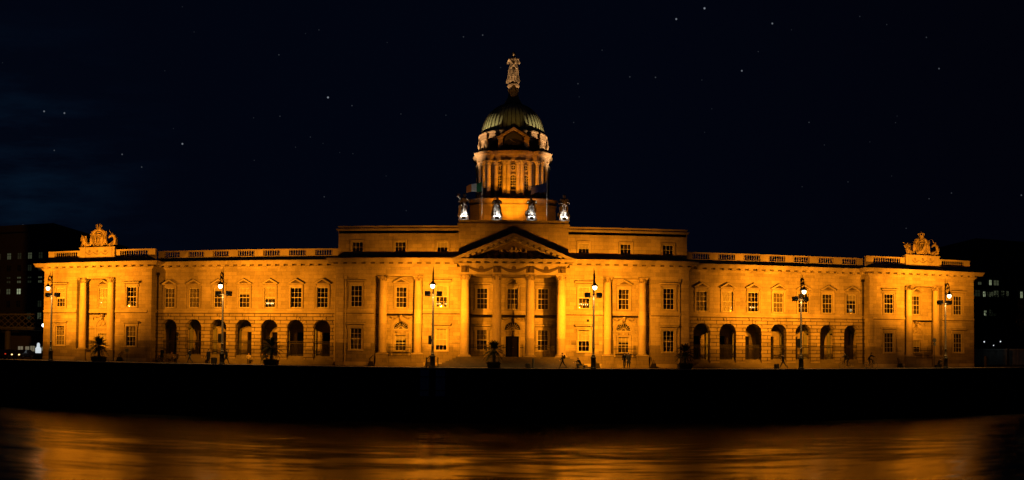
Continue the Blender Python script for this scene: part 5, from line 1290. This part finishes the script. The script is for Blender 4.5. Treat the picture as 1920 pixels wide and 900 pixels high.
def person(label, loc_, rz, pose, coat, legs, scale=.93, seat=None, hair=True, seed=0, coatlong=False, group=None):
    loc = (loc_[0], loc_[1] + (.9 if seat is not None and 98 < loc_[1] < 99 else 0), loc_[2]) if len(loc_) == 3 else loc_
    rnd = random.Random(seed); J = skel(pose, rnd)
    names = list(J); idx = {k: i for i, k in enumerate(names)}
    me = bpy.data.meshes.new('person'); me.from_pydata([J[k] for k in names], [(idx[a], idx[b]) for a, b in SEG], [])
    tmp = bpy.data.objects.new('tmp', me); COL.objects.link(tmp)
    bm = bmesh.new(); bm.from_mesh(me); lay = bm.verts.layers.skin.verify(); bm.verts.ensure_lookup_table()
    for k in names: 
        d = bm.verts[idx[k]][lay]; d.radius = RAD[k]; d.use_root = (k == 'pelvis')
    bm.to_mesh(me); bm.free()
    sk = tmp.modifiers.new('s', 'SKIN'); sk.use_smooth_shade = True
    sb = tmp.modifiers.new('u', 'SUBSURF'); sb.levels = 1; sb.render_levels = 1
    bpy.context.view_layer.update()
    dg = bpy.context.evaluated_depsgraph_get(); body = bpy.data.meshes.new_from_object(tmp.evaluated_get(dg))
    bpy.data.objects.remove(tmp); bpy.data.meshes.remove(me)
    body.materials.clear()
    for m in ('skin', coat, legs, 'rubber'): body.materials.append(M[m])
    sg = [(J[a], J[b], seg_mat(a, b)) for a, b in SEG]
    for p in body.polygons:
        c = p.center; best = None
        for a, b, m in sg:
            ab = b - a; t = max(0, min(1, (c - a).dot(ab) / max(1e-9, ab.dot(ab)))); d = (c - a - ab * t).length
            if best is None or d < best[0]: best = (d, m)
        p.material_index = best[1]; p.use_smooth = True
    zmin = min(v.co.z for v in body.vertices)
    base = zmin if seat is None else (J['pelvis'].z - .13 - seat / scale)
    # face and hair follow the head
    hd = J['head1']; 
    fm = MB(); fm.ell(hd + Vector((0, -.098, -.005)), (.013, .02, .02), 6, 5)
    for s in (-1, 1): fm.ell(hd + Vector((s * .03, -.086, .022)), (.012, .008, .008), 6, 4); fm.ell(hd + Vector((s * .079, .0, .0)), (.012, .02, .032), 6, 4)
    fm.ell(hd + Vector((0, -.088, -.05)), (.022, .008, .006), 6, 4)
    b2 = bmesh.new(); b2.from_mesh(body); f_ = fm.mesh('f', 'skin', True); b2.from_mesh(f_); b2.to_mesh(body); b2.free(); bpy.data.meshes.remove(f_)
    body.transform(Matrix.Scale(scale, 4) @ Matrix.Translation((0, 0, -base))); body.name = 'person'
    o = obj('person', body, None, loc, rz); tag(o, label, 'person', group)
    def child(name, mb, mat): 
        m = mb.mesh(name, mat, True); m.transform(Matrix.Scale(scale, 4) @ Matrix.Translation((0, 0, -base))); return obj(name, m, o)
    if hair: child('hair', MB().ell(hd + Vector((0, .022, .045)), (.092, .098, .088), 10, 7, jit=.05, rnd=rnd), 'hair')
    if coatlong:
        c = MB(); pel = J['pelvis']; ch = J['chest']
        c.lathe([(.235, 0), (.21, .2), (.19, .38), (.20, .6), (.17, .74)], 0, 0, 18, 1.0, .72, lambda a, f: 1 + .07 * math.sin(5 * a) * (1 - f)); c.xf(Matrix.Translation((0, pel.y, pel.z - .36))); child('coat', c, coat)
    return o
STAND = {}
WALK = dict(hipL=26, kneeL=6, hipR=-20, kneeR=22, shL=-18, elL=20, shR=20, elR=18, lean=4)
WALK2 = dict(hipL=-24, kneeL=30, hipR=22, kneeR=4, shL=16, elL=25, shR=-16, elR=15, lean=5)
SIT = dict(hipL=84, kneeL=78, hipR=80, kneeR=70, shL=35, elL=50, shR=38, elR=48, lean=14, spread=8)
BEND = dict(hipL=95, kneeL=95, hipR=85, kneeR=100, shL=50, elL=30, shR=55, elR=25, lean=35, head=18)
RIDE = dict(hipL=72, kneeL=62, hipR=30, kneeR=40, shL=62, elL=14, shR=62, elR=14, lean=42, spread=4)
W_, E_ = R(-90), R(90)        # facing west (screen left) / east (screen right)
person('dark clad person seated low on the kerbside step at the far left by the bicycle', (-39.75, 98.45, 0), R(10), SIT, 'cloth_tan', 'denim', seat=.3, seed=1)
person('person in black standing with back turned left of the first arch', (-36.85, 92.5, 0), R(170), dict(lean=3, shL=10, elL=70, shR=10, elR=70), 'cloth_black', 'cloth_black', seed=2, coatlong=True)
person('person sitting on the steps in the dark first arch, light top', (-38.25, 98.5, 0), R(20), SIT, 'cloth_tan', 'denim', seat=.42, seed=3, group='friends sitting in the first arch')
person('person sitting on the steps in the dark first arch, dark jacket', (-37.6, 98.6, 0), R(-15), SIT, 'cloth_grey', 'cloth_black', seat=.42, seed=4, group='friends sitting in the first arch')
person('slim person in black standing on the arcade floor inside the second left arch', (-36.2, 102.2, 1.0), R(20), dict(shL=14, elL=20), 'cloth_black', 'cloth_black', seed=5)
person('person in dark clothes walking past the second left arch', (-33.6, 92.2, 0), W_, WALK, 'cloth_navy', 'denim', seed=6)
person('person with pale shirt front sitting on the steps at the foot of the second pier', (-33.85, 98.4, 0), R(-5), SIT, 'cloth_grey', 'cloth_black', seat=.3, seed=7)
person('hooded person in a long black coat left of the lamp by the left arcade', (-31.2, 91.2, 0), R(200), dict(lean=6, head=10), 'cloth_black', 'cloth_black', seed=8, coatlong=True, scale=.86)
person('person in a long dark coat walking right past the lamp by the left arcade', (-29.5, 92.0, 0), E_, WALK2, 'cloth_navy', 'cloth_black', seed=9, coatlong=True)
person('person with a bright white top sitting on the steps of the fourth left arch', (-29.1, 98.5, 0), R(15), SIT, 'cloth_white', 'cloth_black', seat=.42, seed=10)
for k, (x, c, lab) in enumerate(((-27.55, 'cloth_grey', 'grey clad person at the left of the three seated behind the palm'), (-27.0, 'cloth_black', 'black clad person in the middle of the three seated behind the palm'), (-26.4, 'cloth_tan', 'tan clad person at the right of the three seated behind the palm'))):
    person(lab, (x, 98.5, 0), R(12 - 12 * k), SIT, c, 'denim', seat=.42, seed=20 + k, group='friends seated behind the palm')
bp_owner = person('person with a backpack walking left in front of the portico steps', (4.88, 92.0, 0), W_, WALK, 'cloth_black', 'cloth_black', seed=12)
b = MB(); b.ell((0, 0, 0), (.15, .10, .22), 12, 8); b.box(-.12, .12, .08, .13, -.15, .08)
tag(obj('backpack', b.mesh('backpack', 'cloth_black', True), None, (5.06, 92.0, 1.13), E_), 'dark backpack on the person walking left before the portico', 'backpack')
person('hunched person sitting on the right end of the portico steps', (6.65, 91.6, 0), R(-60), BEND, 'cloth_black', 'denim', seat=.32, seed=13)
b = MB(); b.box(-.45, .45, -.17, .17, .26, .32); b.box(-.40, -.30, -.14, .14, 0, .259); b.box(.30, .40, -.14, .14, 0, .259); tag(obj('low_bench', b.mesh('low_bench', 'step'), None, (6.72, 91.65, .001), R(30)), 'low stone bench under the hunched person right of the steps', 'bench')
person('dark coated person of the couple walking close together, nearer the left', (11.12, 92.0, 0), R(10), dict(WALK, hipL=14, hipR=-12, kneeR=12), 'cloth_black', 'cloth_black', seed=14, group='couple walking together')
person('grey coated person of the couple walking close together, nearer the right', (11.52, 91.9, 0), R(-8), dict(WALK2, hipL=-12, kneeL=14, hipR=14), 'cloth_grey', 'cloth_black', seed=15, group='couple walking together', coatlong=True)
person('person in a black jacket striding left in front of the right arcade', (27.8, 91.8, 0), W_, dict(WALK, hipL=30, hipR=-28), 'cloth_black', 'denim', seed=16, coatlong=False)
person('small dark figure sitting on the pavement by the right lamp', (46.0, 91.8, 0), R(30), dict(BEND, lean=25), 'cloth_black', 'cloth_black', seat=.3, seed=17)
b = MB(); b.box(-.3, .3, -.2, .2, 0, .30); b.box(-.33, .33, -.23, .23, .301, .34); tag(obj('crate', b.mesh('crate', 'planter'), None, (46.0, 91.85, .001)), 'dark low crate under the figure sitting by the right lamp', 'crate')

# bicycles and their riders
def bicycle(label, loc, rz, group=None):
    t = thing('bicycle', label, 'bicycle', loc, rz, group)
    def tm(name, fn, mat, par=t, l=(0, 0, 0)):
        b = MB(); fn(b); return obj(name, cached(('bike', name), lambda: b.mesh(name, mat, True)), par, l)
    for yy in (-.52, .52):
        def tyre(b): b.tube([(0, .33 * math.cos(2 * PI * k / 24), .34 + .33 * math.sin(2 * PI * k / 24)) for k in range(24)], .018, 6, True)
        wdummy = tm('wheel', tyre, 'rubber', t, (0, yy, 0))
        def rim(b):
            b.tube([(0, .305 * math.cos(2 * PI * k / 24), .34 + .305 * math.sin(2 * PI * k / 24)) for k in range(24)], .010, 5, True)
            for k in range(14): b.tube([(0, 0, .34), (0, .3 * math.cos(2 * PI * k / 14), .34 + .3 * math.sin(2 * PI * k / 14))], .003, 3)
            b.tube([(-.04, 0, .34), (.04, 0, .34)], .025, 8)
        tm('rim', rim, 'steel', wdummy)
    def frame(b):
        for p, q in (((0, -.40, .86), (0, .05, .30)), ((0, .05, .30), (0, .22, .86)), ((0, .22, .80), (0, -.38, .80)), ((0, .05, .30), (0, .52, .34)), ((0, .52, .34), (0, .2, .78)), ((0, -.39, .88), (0, -.52, .34))): b.tube([p, q], .018, 6)
        b.tube([(0, .22, .84), (0, .25, .93)], .013, 6)
    tm('frame', frame, 'iron')
    tm('saddle', lambda b: b.ell((0, .25, .96), (.07, .13, .035), 9, 6), 'rubber')
    tm('handlebar', lambda b: (b.tube([(0, -.39, .86), (0, -.42, 1.0)], .014, 6), b.tube([(-.27, -.36, 1.0), (-.1, -.44, 1.0), (.1, -.44, 1.0), (.27, -.36, 1.0)], .013, 6)), 'iron')
    tm('crank', lambda b: (b.tube([(0.09, .05, .30), (0.09, -.06, .18)], .012, 5), b.tube([(-.09, .05, .30), (-.09, .16, .42)], .012, 5), b.tube([(-.09, .05, .3), (.09, .05, .3)], .02, 6), b.box(.07, .16, -.09, -.03, .165, .195), b.box(-.16, -.07, .13, .19, .405, .435)), 'steel')
    return t
for x, y, lab, lab2, c, sd in ((34.6, 91.0, 'bicycle ridden left past the sixth right arch', 'cyclist bent low over the handlebars past the sixth right arch', 'cloth_grey', 31), (37.45, 91.2, 'bicycle ridden in front of the corner of the right pavilion', 'cyclist in a dark top in front of the corner of the right pavilion', 'cloth_black', 32)):
    rz = W_ if sd == 31 else E_
    bicycle(lab, (x, y, 0), rz, 'bicycles passing the right arcade')
    s = 1 if rz < 0 else -1
    person(lab2, (x + .20 * s, y, .0), rz, RIDE, c, 'cloth_black', seat=.97, seed=sd)
bicycle('bicycle lying parked against the steps at the far left of the left arcade', (-38.6, 97.6, 0), R(75))

# ================================================================== palms in planters
def palm_proto():
    rnd = random.Random(4)
    t = thing('palm_tree', '', 'palm tree', (0, 0, 0), group='small spiky palms along the pavement')
    b = MB(); b.lathe([(.16, 0), (.13, .15)] + [(.12 + .018 * (k % 2), .2 + .1 * k) for k in range(11)] + [(.06, 1.36)], n=11); obj('trunk', b.mesh('trunk', 'bark', True), t)
    c = MB()
    for k in range(44):
        az = 2.399 * k; el = R(82 - 118 * (k / 43) ** .9 + rnd.uniform(-8, 8)); L = rnd.uniform(.80, 1.05)
        d = Vector((math.cos(az) * math.cos(el), math.sin(az) * math.cos(el), math.sin(el)))
        p0 = Vector((0, 0, 1.28)); pts = [p0 + d * L * q + Vector((0, 0, -.34 * L * q * q * (1.1 - math.sin(el) * .6))) for q in (0, .25, .5, .75, 1)]
        c.tube(pts, [.014, .012, .010, .008, .004], 4)
        side = d.cross(Vector((0, 0, 1))); side = side.normalized() if side.length > .1 else Vector((1, 0, 0))
        for q in range(9):     # leaflets
            u = .22 + .76 * q / 8; i = min(3, int(u * 4)); f = u * 4 - i; pp = pts[i].lerp(pts[i + 1], f); dd = (pts[i + 1] - pts[i]).normalized()
            ll = .34 * (1 - .5 * abs(u - .5)); 
            for s in (-1, 1):
                tip = pp + (dd * .75 + side * s * .62 + Vector((0, 0, rnd.uniform(-.25, .05)))).normalized() * ll; wv = dd * .036
                mid = pp.lerp(tip, .5) + Vector((0, 0, .015))
                c.add([pp - wv, pp + wv, mid + wv * .9, tip, mid - wv * .9], [(0, 1, 2, 3, 4)])
    obj('crown', c.mesh('crown', 'leaf', fixn=False), t)
    return t
def planter_proto():
    t = thing('planter', '', 'planter', (0, 0, 0), group='square dark planters along the pavement')
    b = MB(); b.prismz([(-.62, -.62), (.62, -.62), (.62, .62), (-.62, .62)], .06, .42); b.box(-.68, .68, -.68, .68, .421, .50); b.box(-.55, .55, -.55, .55, 0, .059); obj('box', b.mesh('box', 'planter'), t)
    rnd = random.Random(9); c = MB()
    for k in range(160):
        x, y = rnd.uniform(-.55, .55), rnd.uniform(-.55, .55); a = rnd.uniform(0, 6.28); h = rnd.uniform(.05, .2)
        c.add([(x - .02, y, .49), (x + .02, y, .49), (x + .09 * math.cos(a), y + .09 * math.sin(a), .5 + h)], [(0, 1, 2)])
    obj('undergrowth', c.mesh('undergrowth', 'leaf', fixn=False), t); b = MB(); b.box(-.6, .6, -.6, .6, .47, .515); obj('soil', b.mesh('soil', 'soil'), t)
    return t
pp, pl = palm_proto(), planter_proto()
for i, (x, sc_, rz, lab, lab2) in enumerate(((-42.38, 1.0, 0, 'spiky palm in front of the left pavilion niche', 'planter under the palm before the left pavilion'), (-23.75, 1.04, 1.0, 'spiky palm in front of the fifth left arch', 'planter under the palm before the left arcade'),
        (-2.0, .98, 2.2, 'spiky palm before the portico steps', 'planter under the palm before the portico steps'), (16.55, .92, 4.0, 'spiky palm at the right corner of the centre block', 'planter under the palm before the corner right of the portico'))):
    o = pp if i == 0 else copy_tree(pp); o.location = (x, 88.3, .30); o.rotation_euler = (0, 0, rz); o.scale = (sc_ * 1.15, sc_ * 1.15, sc_ * 1.12); o['label'] = lab
    q = pl if i == 0 else copy_tree(pl); q.location = (x, 88.3, 0); q['label'] = lab2

# bins, bollards, sign poles, gate post
def bin_(label, x, y, h=.55, r=.24):
    t = thing('litter_bin', label, 'litter bin', (x, y, 0))
    b = MB(); b.lathe([(r * .9, 0), (r, .04), (r, h * .86), (r * 1.1, h * .87), (r * 1.1, h * .93), (r * .8, h)], n=16); obj('body', b.mesh('body', 'iron', True), t)
    b = MB()
    for k in range(12): a = 2 * PI * k / 12; b.box(r * 1.01 * math.cos(a) - .02, r * 1.01 * math.cos(a) + .02, r * 1.01 * math.sin(a) - .02, r * 1.01 * math.sin(a) + .02, .05, h * .85)
    obj('slats', b.mesh('slats', 'iron'), t)
bin_('dark litter bin beside the hooded person at the left lamp', -30.65, 91.4, .66, .3); bin_('dark litter bin behind the person striding past the right arcade', 27.0, 91.6, .50, .26)
def bollard(label, x, y, h, r, dome=True):
    b = MB(); b.lathe([(r * 1.15, 0), (r * 1.15, .08), (r, .1), (r, h * .8), (r * 1.06, h * .82), (r * (.9 if dome else 1), h * .92), (r * (.4 if dome else .95), h)], n=16)
    tag(obj('bollard', b.mesh('bollard', 'iron' if dome else 'concrete', True), None, (x, y, 0)), label, 'bollard')
bollard('short round topped bollard at the foot of the portico steps', 1.36, 91.5, .50, .25); bollard('tall plain bollard next to the short one at the portico steps', 1.90, 91.5, .96, .12, False)
bollard('grey gate pillar beyond the right corner of the building', 56.4, 99.0, 1.35, .19, False)
def sign(label, x, h, rz=0, disc=True):
    t = thing('sign_post', label, 'sign post', (x, 92, 0), rz)
    b = MB(); b.lathe([(.06, 0), (.06, .05), (.035, .06), (.032, h)], n=9); obj('pole', b.mesh('pole', 'iron', True), t)
    b = MB()
    if disc: b.lathe([(.01, 0), (.24, 0), (.24, .03), (.01, .03)], n=18); b.xf(Matrix.Translation((0, -.04, h - .26)) @ Matrix.Rotation(R(90), 4, 'X')); b.box(-.16, .16, -.06, -.04, h - .85, h - .56)
    else: b.box(-.18, .18, -.06, -.03, h - .34, h)
    obj('sign_plate', b.mesh('sign_plate', 'concrete'), t)
sign('tall thin sign post between the first and second left arches', -35.0, 3.3, R(80)); sign('tall sign post with a round plate by the right pavilion columns', 45.62, 3.35, R(0)); sign('short parking sign post before the left pavilion', -40.72, 1.45, 0, False)

# ================================================================== what stands either side of the building
def office(name, label, x0, x1, y, z1, pat, grid, depth=30):
    t = thing(name, label, 'building', ((x0 + x1) / 2, y, -.16))
    cx = (x0 + x1) / 2; b = MB(); b.box(x0 - cx, x1 - cx, .0, depth, 0, z1)
    for k in range(1, 8):
        zz = z1 * k / 8; b.box(x0 - cx, x1 - cx, -.12, -.002, zz - .25, zz + .25)
    obj('walls', b.mesh('walls', 'concrete'), t)
    b = MB(); b.box(x0 - cx + 3, x1 - cx - 6, 3, depth - 4, z1 + .001, z1 + 2.2); obj('roof', b.mesh('roof', 'concrete'), t)
    wm = {}
    for x, z, w_, h_, mat in grid:
        key = (round(w_, 2), round(h_, 2), mat)
        def mk():
            q = MB(); q.box(-w_ / 2, w_ / 2, -.05, -.004, 0, h_); q.cur = 1; q.box(-.05, .05, -.09, -.051, 0, h_); q.box(-w_ / 2, w_ / 2, -.085, -.051, h_ * .62, h_ * .68); q.box(-w_ / 2 - .08, w_ / 2 + .08, -.16, -.002, -.12, -.003)
            return q.mesh('window', [mat, 'concrete'])
        obj('window', cached(('off',) + key, mk), t, (x - cx, -.02 if not pat else -.13, z))
    return t
rnd = random.Random(17); g = []
lit = {(0, 0): 'office_lit', (1, 0): 'office_dim', (2, 0): 'office_lit', (4, 0): 'office_lit', (3, 0): 'office_dim', (0, 2): 'office_dim', (1, 2): 'office_lit', (2, 2): 'office_dim', (3, 2): 'office_lit', (0, 3): 'office_lit', (1, 3): 'office_bright', (2, 1): 'office_dim', (3, 1): 'office_dim', (3, 5): 'office_lit', (2, 5): 'office_dim', (4, 5): 'office_dim', (5, 2): 'office_dim', (1, 1): 'darkglass', (-1, 0): 'office_dim', (-1, 3): 'office_lit', (4, 3): 'office_dim', (3, 4): 'office_dim'}
for i in range(-4, 8):
    for j in range(8):
        x = -101.4 + i * 2.55 if True else 0; z = 21.0 - j * 2.55
        g.append((x, z, .85, 1.3, lit.get((i, j), 'darkglass')))
office('office_block', 'dark office block with scattered lit windows behind the left end', -124, -86.5, 170, 26.6, False, g)
for k, (x0, x1, y, z1, rows, lab) in enumerate(((84, 128, 175, 20.2, (12.2, 16.4, 19.0), 'dark stepped office block with lit window bands behind the right end'), (104, 140, 186, 28.0, (22.0, 25.0), 'taller dark office block rising behind the stepped one on the right'))):
    g = []; rnd = random.Random(40 + k)
    for z in rows:
        x = x0 + 2
        while x < x1 - 2:
            w_ = rnd.choice((.5, .8, 1.2)); r_ = rnd.random()
            litrow = {12.2: (99, 105), 16.4: (92, 130), 19.0: (94, 106), 22.0: (104, 118), 25.0: (0, 0)}[z]
            m = 'darkglass'
            if litrow[0] < x < litrow[1] and r_ < .72: m = rnd.choice(('office_dim', 'office_dim', 'office_lit', 'office_lit', 'office_bright'))
            g.append((x, z - 1.2, w_, rnd.choice((.6, 1.1, 1.4)), m)); x += w_ + rnd.choice((.25, .5, 1.0))
    office('office_block', lab, x0, x1, y, z1, True, g)
# lattice railway bridge on the left
t = thing('railway_bridge', 'grey lattice girder railway bridge crossing behind the left corner', 'bridge', (-90, 125, -.16))
b = MB(); x0, x1 = -45, 20
b.box(x0, x1, -.3, .3, 6.85, 7.1); b.box(x0, x1, -.3, .3, 4.75, 5.05)
n = 52; st = (x1 - x0) / n
for k in range(n):
    xa = x0 + k * st
    for p, q in (((xa, 5.0), (xa + st * 2, 6.9)), ((xa + st * 2, 5.0), (xa, 6.9))): b.tube([(p[0], 0, p[1]), (q[0], 0, q[1])], .07, 4)
obj('truss', b.mesh('truss', 'bridge'), t)
b = MB(); b.box(x0, x1, .301, 6, 4.6, 4.95); obj('deck', b.mesh('deck', 'bridge'), t)
for xx in (-28, 13.5):
    b = MB(); b.lathe([(.7, 0), (.7, .4), (.5, .5), (.5, 4.4), (.65, 4.59)], xx, 2.5, 14); obj('pier', b.mesh('pier', 'bridge', True), t)
# street lights, advert, cars, shop front on the left
def light_post(label, x, y, h, mat, r=.16):
    t = thing('light_post', label, 'street light', (x, y, -.16))
    b = MB(); b.lathe([(.1, 0), (.08, .3), (.05, h + .16 - r)], n=8); obj('pole', b.mesh('pole', 'iron', True), t)
    obj('lamp', MB().ell((0, 0, h + .16), (r, r, r), 10, 8).mesh('lamp', mat, True), t)
light_post('bright white street light beside the left corner, under the bridge', -66.0, 120, 4.95, 'whitelamp', .26); light_post('small warm light above the bright one at the left corner', -66.2, 122.5, 7.0, 'bulb', .13)
for x, h, r_, lab in ((66.8, 3.6, .10, 'left one of the small white lights behind the right railings'), (69.6, 3.65, .10, 'right one of the small white lights behind the right railings'), (69.0, 3.1, .08, 'lower light between the two small ones behind the right railings')):
    light_post(lab, x, 117 if h > 3.3 else 118, h, 'dimlamp', r_)
t = thing('advert_column', 'small glowing white advertising column on a dark base by the left corner', 'advert column', (-66.25, 119, -.16))
b = MB(); b.lathe([(.35, 0), (.35, .9), (.28, 1.0)], n=14); obj('base', b.mesh('base', 'iron', True), t)
b = MB(); b.lathe([(.42, 1.001), (.44, 1.7), (.24, 1.9), (.22, 2.3), (.12, 2.5)], n=14); obj('panel', b.mesh('panel', 'signwhite', True), t)
def car(label, x, y, rz, lights):
    t = thing('parked_car', label, 'car', (x, y, -.12), rz, group='dark cars at the left')
    prof = [(-2.1, .28), (2.1, .28), (2.15, .6), (2.05, .8), (1.1, .92), (.55, 1.38), (-1.0, 1.42), (-1.75, .98), (-2.12, .9), (-2.18, .55)]
    b = MB(); b.prism(prof, -.82, .82); obj('body', b.mesh('body', 'carpaint'), t)
    for y0 in (-.832, .822):
        b = MB(); b.prism([(1.0, .95), (.52, 1.33), (-.95, 1.36), (-1.55, 1.0)], y0, y0 + .01); obj('window', b.mesh('window', 'darkglass'), t)
    for xx in (-1.35, 1.35):
        for s in (-1, 1):
            b = MB(); b.lathe([(.31, -.1), (.33, -.06), (.33, .06), (.31, .1)], n=16); b.xf(Matrix.Rotation(R(90), 4, 'X')); w_ = obj('wheel', b.mesh('wheel', 'rubber', True), t, (xx, s * .76, .33))
            b = MB(); b.lathe([(.2, -.11), (.2, .11)], n=12); b.xf(Matrix.Rotation(R(90), 4, 'X')); obj('rim', b.mesh('rim', 'steel', True), w_)
    for s in (-1, 1):
        obj('headlight', MB().ell((2.12, s * .6, .66), (.06, .16, .10), 8, 6).mesh('headlight', lights[0], True), t); obj('taillight', MB().ell((-2.15, s * .62, .74), (.05, .15, .09), 8, 6).mesh('taillight', lights[1], True), t)
car('dark car facing the river with its headlights on at the far left', -68.3, 118, R(-90), ('headlight', 'taillight')); car('dark car driving away with red tail lights at the far left edge', -72.6, 121, R(95), ('rubber', 'taillight'))
t = thing('parade_shop', 'row of lit shop windows under the bridge at the far left', 'shop front', (-74, 135, -.16))
b = MB(); b.box(-16, 11, 0, 5, 0, 4.4); obj('walls', b.mesh('walls', 'concrete'), t)
rnd = random.Random(2)
for x, w_, h_, z in ((-6.9, .5, 1.7, 1.0), (-4.3, .9, .6, 1.5), (-3.0, .7, .8, 1.3), (-2.0, .8, .9, 1.3), (-.9, .7, .6, 1.4), (.2, .9, .7, 1.4), (1.2, .5, .5, 1.5), (2.0, .6, .6, 1.4)):
    b = MB(); b.box(-w_ / 2, w_ / 2, -.06, -.002, 0, h_); f = obj('window', b.mesh('window', 'shop_lit'), t, (x, 0, z)); b = MB(); b.box(-w_ / 2 - .06, w_ / 2 + .06, -.1, -.003, -.08, -.002); b.box(-.02, .02, -.09, -.061, 0, h_); obj('frame', b.mesh('frame', 'iron'), f)
# railings and hoarding beyond the right corner, trees
t = thing('railings', 'iron railings in front of a pale hoarding beyond the right corner', 'railings', (82, 114.5, -.16))
b = MB()
for k in range(220): x = -25.4 + k * .23; b.box(x - .02, x + .02, -.02, .02, .25, 2.55)
b.box(-25.5, 25.2, -.03, .03, .3, .36); b.box(-25.5, 25.2, -.03, .03, 2.35, 2.41); b.box(-25.5, 25.2, -.2, .2, 0, .25); obj('bars', b.mesh('bars', 'iron'), t)
for k in range(9):
    b = MB(); b.box(-.12, .12, -.12, .12, 0, 2.75); obj('post', cached('railpost', lambda: b.mesh('post', 'iron')), t, (-25 + k * 6.2, 0, 0))
b = MB(); b.box(-26, 26, 0, .1, 0, 2.7)
for k in range(26): b.box(-26 + 2 * k - .05, -26 + 2 * k + .05, -.06, -.001, 0, 2.75)
tag(obj('hoarding', b.mesh('hoarding', 'hedgewall'), None, (82, 116.0, -.16)), 'long pale boarded hoarding behind the right railings', 'hoarding')
for x, kw in ((68.5, .014), (76, .017)): spot((x, 113, 4.6), (x + .5, 116, 1.2), kw * 1000, (.85, .95, .9), 120, .9)
def tree(label, x, y, h, r, seed):
    rnd = random.Random(seed)
    t = thing('broadleaf_tree', label, 'tree', (x, y, -.16), 0, 'dark trees beyond the right corner')
    b = MB(); b.tube([(0, 0, 0), (.05, 0, h * .2), (-.1, .1, h * .4), (.1, 0, h * .7)], [.32, .25, .2, .06], 9)
    cl = []
    for k in range(9):
        a = 2.4 * k; z = h * (.42 + .05 * k); e = Vector((math.cos(a) * r * rnd.uniform(.45, .8), math.sin(a) * r * rnd.uniform(.45, .8), z + rnd.uniform(.5, 1.8))); b.tube([(0, 0, z * .8), e * .5 + Vector((0, 0, z * .42)), e], [.12, .07, .02], 6); cl.append(e)
    obj('trunk', b.mesh('trunk', 'bark', True), t)
    c = MB(); cl += [Vector((rnd.uniform(-.5, .5) * r, rnd.uniform(-.5, .5) * r, h * rnd.uniform(.6, .97))) for _ in range(12)]
    for e in cl:
        cr = rnd.uniform(.28, .48) * r
        for q in range(170):
            d = Vector((rnd.gauss(0, 1), rnd.gauss(0, 1), rnd.gauss(0, .8))).normalized() * cr * rnd.random() ** .45; p = e + d
            u = Vector((rnd.gauss(0, 1), rnd.gauss(0, 1), rnd.gauss(0, 1))).normalized(); v = u.cross(Vector((.3, .5, .8))).normalized(); s = rnd.uniform(.10, .2)
            c.add([p - u * s, p + v * s * .6, p + u * s, p - v * s * .6], [(0, 1, 2, 3)])
    obj('crown', c.mesh('crown', 'treeleaf', fixn=False), t)
tree('dark bare-lit tree nearest the right corner, in front of the offices', 77.5, 128, 12.5, 3.8, 1); tree('second dark tree further right beyond the railings', 87, 131, 13.5, 4.4, 2); tree('small dark tree close to the right corner of the building', 70.5, 126, 8.0, 2.4, 3)
